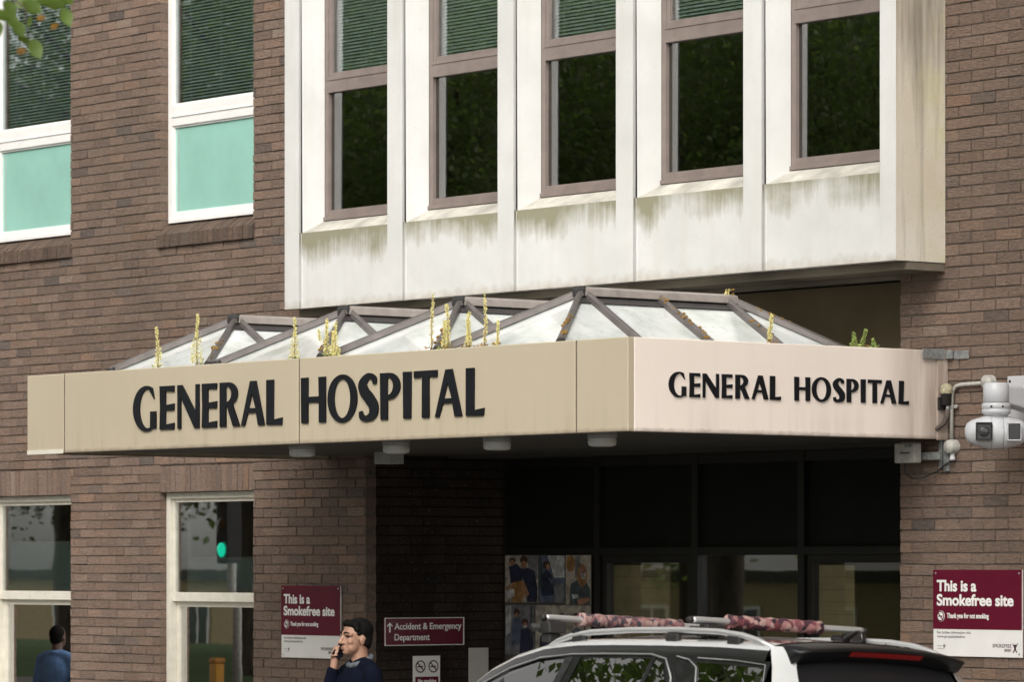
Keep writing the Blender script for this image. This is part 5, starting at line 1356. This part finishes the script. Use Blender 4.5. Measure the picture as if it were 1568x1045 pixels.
# side glass on the leaning plane between belt line and roof shoulder
def sidept(x, u, sgn, out=0.0):
    """u = 0 at the belt line, 1 under the roof shoulder"""
    zr, hw = sect(x); za, ya = 1.055, 0.845; zb, yb = zr - 0.085, hw + 0.052
    t_ = max(0.0, u)
    return cv(x, sgn * (ya + (yb - ya) * t_ + out), za + (zb - za) * t_)
def side_panel(name, mat, pts, sgn, out):
    s = MB(); s.add([sidept(x, u, sgn, out) for x, u in pts], [tuple(range(len(pts)))]); return s
for sgn in (-1, 1):
    e = 0.004
    wins = {'front_window': [(1.62, 0.02), (2.50, 0.02), (2.66, 0.97), (2.45, 0.97), (2.2, 0.95), (2.0, 0.93), (1.82, 0.88)],
            'rear_window': [(2.62, 0.02), (3.22, 0.02), (3.36, 0.97), (2.80, 0.97), (2.74, 0.96)],
            'fixed_window': [(3.26, 0.02), (3.62, 0.02), (3.56, 0.60), (3.46, 0.93), (3.40, 0.96)],
            'quarter_window': [(3.84, 0.10), (4.34, 0.12), (4.22, 0.93), (3.72, 0.95)]}
    sp_ = MB(); XX = [1.50, 1.82, 2.2, 2.72, 3.2, 3.8, 4.25]
    for a, b_ in zip(XX, XX[1:]): sp_.add([sidept(a, 0, sgn), sidept(b_, 0, sgn), sidept(b_, 1, sgn), sidept(a, 1, sgn)], [(0, 1, 2, 3)])
    sp_.build('side_frame', M['car_black'], car)
    for nm, pts in wins.items():
        # triangulated fan keeps the pane on the curved side
        side_panel(nm, M['car_glass'], pts, sgn, e).build(nm, M['car_glass'], car)
    s = MB(); s.tube([sidept(x, u, sgn, 0.009) for x, u in [(1.58, .0), (1.80, .96), (2.0, .99), (2.2, 1.0), (2.45, 1.01), (2.72, 1.01), (3.0, 1.01), (3.36, 1.01), (3.48, .97), (3.56, .80), (3.64, .40), (3.70, 0.02)]], 0.0065, 8)
    s.build('window_trim', M['chrome'], car)
    s = MB(); s.tube([sidept(x, u, sgn, 0.009) for x, u in [(3.56, 1.0), (3.66, .97), (3.73, .90), (3.80, .55), (3.86, .05)]], 0.005, 8); s.tube([sidept(x, u, sgn, 0.009) for x, u in [(3.72, .99), (4.0, .985), (4.23, .965), (4.35, .10)]], 0.004, 8)
    s.build('quarter_trim', M['chrome'], car)
    s = MB()
    for x0, x1, x2, x3 in ((2.505, 2.575, 2.735, 2.665), (2.580, 2.615, 2.80, 2.74), (3.225, 3.255, 3.40, 3.365)):
        s.add([sidept(x0, 0, sgn, .007), sidept(x1, 0, sgn, .007), sidept(x2, .99, sgn, .007), sidept(x3, .99, sgn, .007)], [(0, 1, 2, 3)])
    s.build('door_pillar', M['car_black'], car)
    s = MB(); s.box(2.1, 2.3, CY + sgn * 0.885, CY + sgn * 0.905, 0.90, 0.93); s.box(3.1, 3.3, CY + sgn * 0.885, CY + sgn * 0.905, 0.91, 0.94); s.build('door_handle', M['chrome'], car)
    s = MB(); s.box(1.68, 1.80, CY + sgn * 0.93, CY + sgn * 1.06, 1.03, 1.17); s.box(1.72, 1.78, CY + sgn * 0.87, CY + sgn * 0.93, 1.04, 1.08); s.build('mirror', M['car_silver'], car, bevel=0.02)
    s = MB(); s.box(0.02, 0.45, CY + sgn * 0.52, CY + sgn * 0.80, 0.66, 0.80); s.build('headlight', M['headlamp'], car, bevel=0.03)
    s = MB(); s.box(4.62, 4.80, CY + sgn * 0.60, CY + sgn * 0.86, 0.78, 0.95); s.build('tail_light', M['red_lamp'], car, bevel=0.03)
    for x in (0.95, 3.75):
        yw = CY + sgn * 0.80
        wh = MB().lathe([(0.20, -.10), (0.29, -.11), (0.325, -.08), (0.325, .08), (0.29, .11), (0.20, .10)], (x, yw, 0.325), (0, 1, 0), 28).build('tyre', M['rubber'], car)
        s = MB(); s.lathe([(0.20, .06), (0.19, .09), (0.05, .07), (0, .08)] if sgn > 0 else [(0.20, -.06), (0.19, -.09), (0.05, -.07), (0, -.08)], (x, yw, 0.325), (0, 1, 0), 20); s.build('rim', M['rail'], wh)
    # roof rail with its feet
    yr = sgn * 0.600
    s = MB(); s.tube([cv(2.40, yr, 1.618), cv(2.50, yr, 1.662), cv(2.62, yr, 1.692), cv(2.78, yr, 1.712), cv(3.1, yr, 1.728), cv(3.5, yr, 1.734), cv(3.80, yr, 1.728), cv(3.98, yr, 1.710), cv(4.10, yr, 1.686), cv(4.22, yr, 1.652)], [.012, .017, .019, .019, .019, .019, .019, .019, .018, .010], 10, squash=.85)
    rl = s.build('roof_rail', M['rail'], car)
    s = MB()
    for x in (2.68, 3.44, 3.92): s.box(x - .05, x + .05, CY + yr - .016, CY + yr + .016, 1.655, 1.715)
    s.build('rail_foot', M['rubber'], rl, bevel=0.01)
# tailgate: spoiler, dark rear window, brake light, corner posts
s = MB(); rows = []
for f_ in (-1, -.85, -.5, 0, .5, .85, 1):
    w_ = sect(4.21)[1] - 0.02; w2 = 0.575; k_ = 1 - f_ * f_
    z0 = 1.678 - .012 * abs(f_) ** 4 + .024 * k_
    rows.append([cv(4.215, w_ * f_, z0 - .002), cv(4.30, w_ * f_ * .99, z0 - .008), cv(4.37 + .04 * k_, w2 * f_, z0 - .026), cv(4.385 + .04 * k_, w2 * f_, z0 - .036), cv(4.375 + .04 * k_, w2 * f_, z0 - .046), cv(4.34 + .03 * k_, w2 * f_, z0 - .084), cv(4.30 + .02 * k_, w2 * f_, z0 - .10)])
n = 7
s.add([p for r_ in rows for p in r_], [(i * n + k_, (i + 1) * n + k_, (i + 1) * n + k_ + 1, i * n + k_ + 1) for i in range(6) for k_ in range(n - 1)] + [tuple(range(n)), tuple(6 * n + k_ for k_ in range(n))[::-1]], None, True)
spo = s.build('spoiler', M['spoiler'], car, smooth=False)
s = MB(); lp = []
for f_ in (-.25, -.12, 0, .12, .25):
    k_ = 1 - f_ * f_; z0 = 1.678 + .024 * k_
    lp.append((cv(4.375 + .04 * k_ + .004, f_, z0 - .050), cv(4.352 + .035 * k_ + .004, f_, z0 - .074)))
s.add([p for q_ in lp for p in q_], [(2 * i, 2 * i + 2, 2 * i + 3, 2 * i + 1) for i in range(4)]); s.build('brake_light', M['red_lamp'], spo)
s = MB(); rows = []
for z_, x_, w_ in ((1.61, 4.28, .53), (1.40, 4.43, .60), (1.20, 4.56, .66), (1.05, 4.66, .70)):
    rows.append([cv(x_ + .05 * (1 - f_ * f_), w_ * f_, z_) for f_ in (-1, -.6, 0, .6, 1)])
s.add([p for r_ in rows for p in r_], [(i * 5 + k_, i * 5 + k_ + 1, (i + 1) * 5 + k_ + 1, (i + 1) * 5 + k_) for i in range(3) for k_ in range(4)], None, True)
s.build('rear_screen', M['glass_rear'], car)
for sgn in (-1, 1):
    s = MB(); q0 = [(1.660, 4.205, .615, 4.30, .53), (1.55, 4.28, .665, 4.34, .555), (1.40, 4.36, .735, 4.44, .605), (1.20, 4.46, .80, 4.57, .665), (1.04, 4.58, .85, 4.67, .705)]
    s.add([p for z_, xa, ya, xb, yb in q0 for p in (cv(xa, sgn * ya, z_), cv(xa * .35 + xb * .65, sgn * (ya * .45 + yb * .55), z_), cv(xb, sgn * yb, z_))], [(3 * i + k_, 3 * i + k_ + 1, 3 * i + k_ + 4, 3 * i + k_ + 3) for i in range(4) for k_ in range(2)], None, True)
    s.build('corner_post', M['car_silver'], car, smooth=True)
s = MB(); s.tube([cv(3.95, .12, 1.700), cv(3.99, .12, 1.735), cv(4.06, .12, 1.765), cv(4.09, .12, 1.76), cv(4.10, .12, 1.70)], [.03, .022, .014, .012, .02], 10, squash=.6)
s.lathe([(0, .012), (.06, .008), (.075, 0)], cv(4.02, .12, 1.692), (0, 0, 1), 16); s.build('roof_aerial', M['car_black'], car)
# crossbars clamped to the rails, each with a wrapped pad
for x, ya, yb, pm, (p0_, p1_) in ((2.38, -.60, .60, 'pad_pale', (.205, .80)), (3.60, -.62, .58, 'pad_dark', (.205, .745))):
    zb = 1.788
    s = MB()
    rr_ = [cv(x, ya, zb), cv(x, ya + .02, zb), cv(x, yb - .02, zb), cv(x, yb, zb)]
    s.tube(rr_, [.019, .021, .021, .019], 12, squash=.8)
    cb = s.build('crossbar', M['rail'], car)
    s = MB()
    for y in (ya, yb): s.tube([cv(x, y - .028 if y < 0 else y + .001, zb), cv(x, y - .001 if y < 0 else y + .028, zb)], [.015, .021] if y < 0 else [.021, .015], 12, squash=.85)
    s.build('end_cap', M['rubber'], cb)
    s = MB()
    for y in (-.56 if x < 3 else -.50, .50):
        s.prism([cv(x - .05, y - .05, 1.705), cv(x + .06, y - .05, 1.705), cv(x + .045, y - .05, 1.768), cv(x - .02, y - .05, 1.768)], (0, 0, 0), (0, .12, 0))
        s.lathe([(.0, .05), (.02, .048), (.022, .0)], cv(x - .03, y - .05, 1.735), (-.3, -1, 0), 10)
        s.box(x - .035, x + .035, CY + y - .03, CY + y + .05, 1.655, 1.704)
    s.build('clamp', M['rubber'], cb, bevel=0.008)
    s = MB(); L_n = yb - ya; N_ = 26; pts, rads = [], []
    for i in range(N_ + 1):
        y = ya + L_n * (p0_ + (p1_ - p0_) * i / N_); pts.append(cv(x, y, zb)); rads.append(.035 + .003 * math.sin(i * 1.7) + (.002 if i in (0, N_) else 0))
    s.tube(pts, rads, 16); s.build('bar_pad', M[pm], cb)
car.rotation_euler.x = R(-3.3)
car.location.x -= 0.10
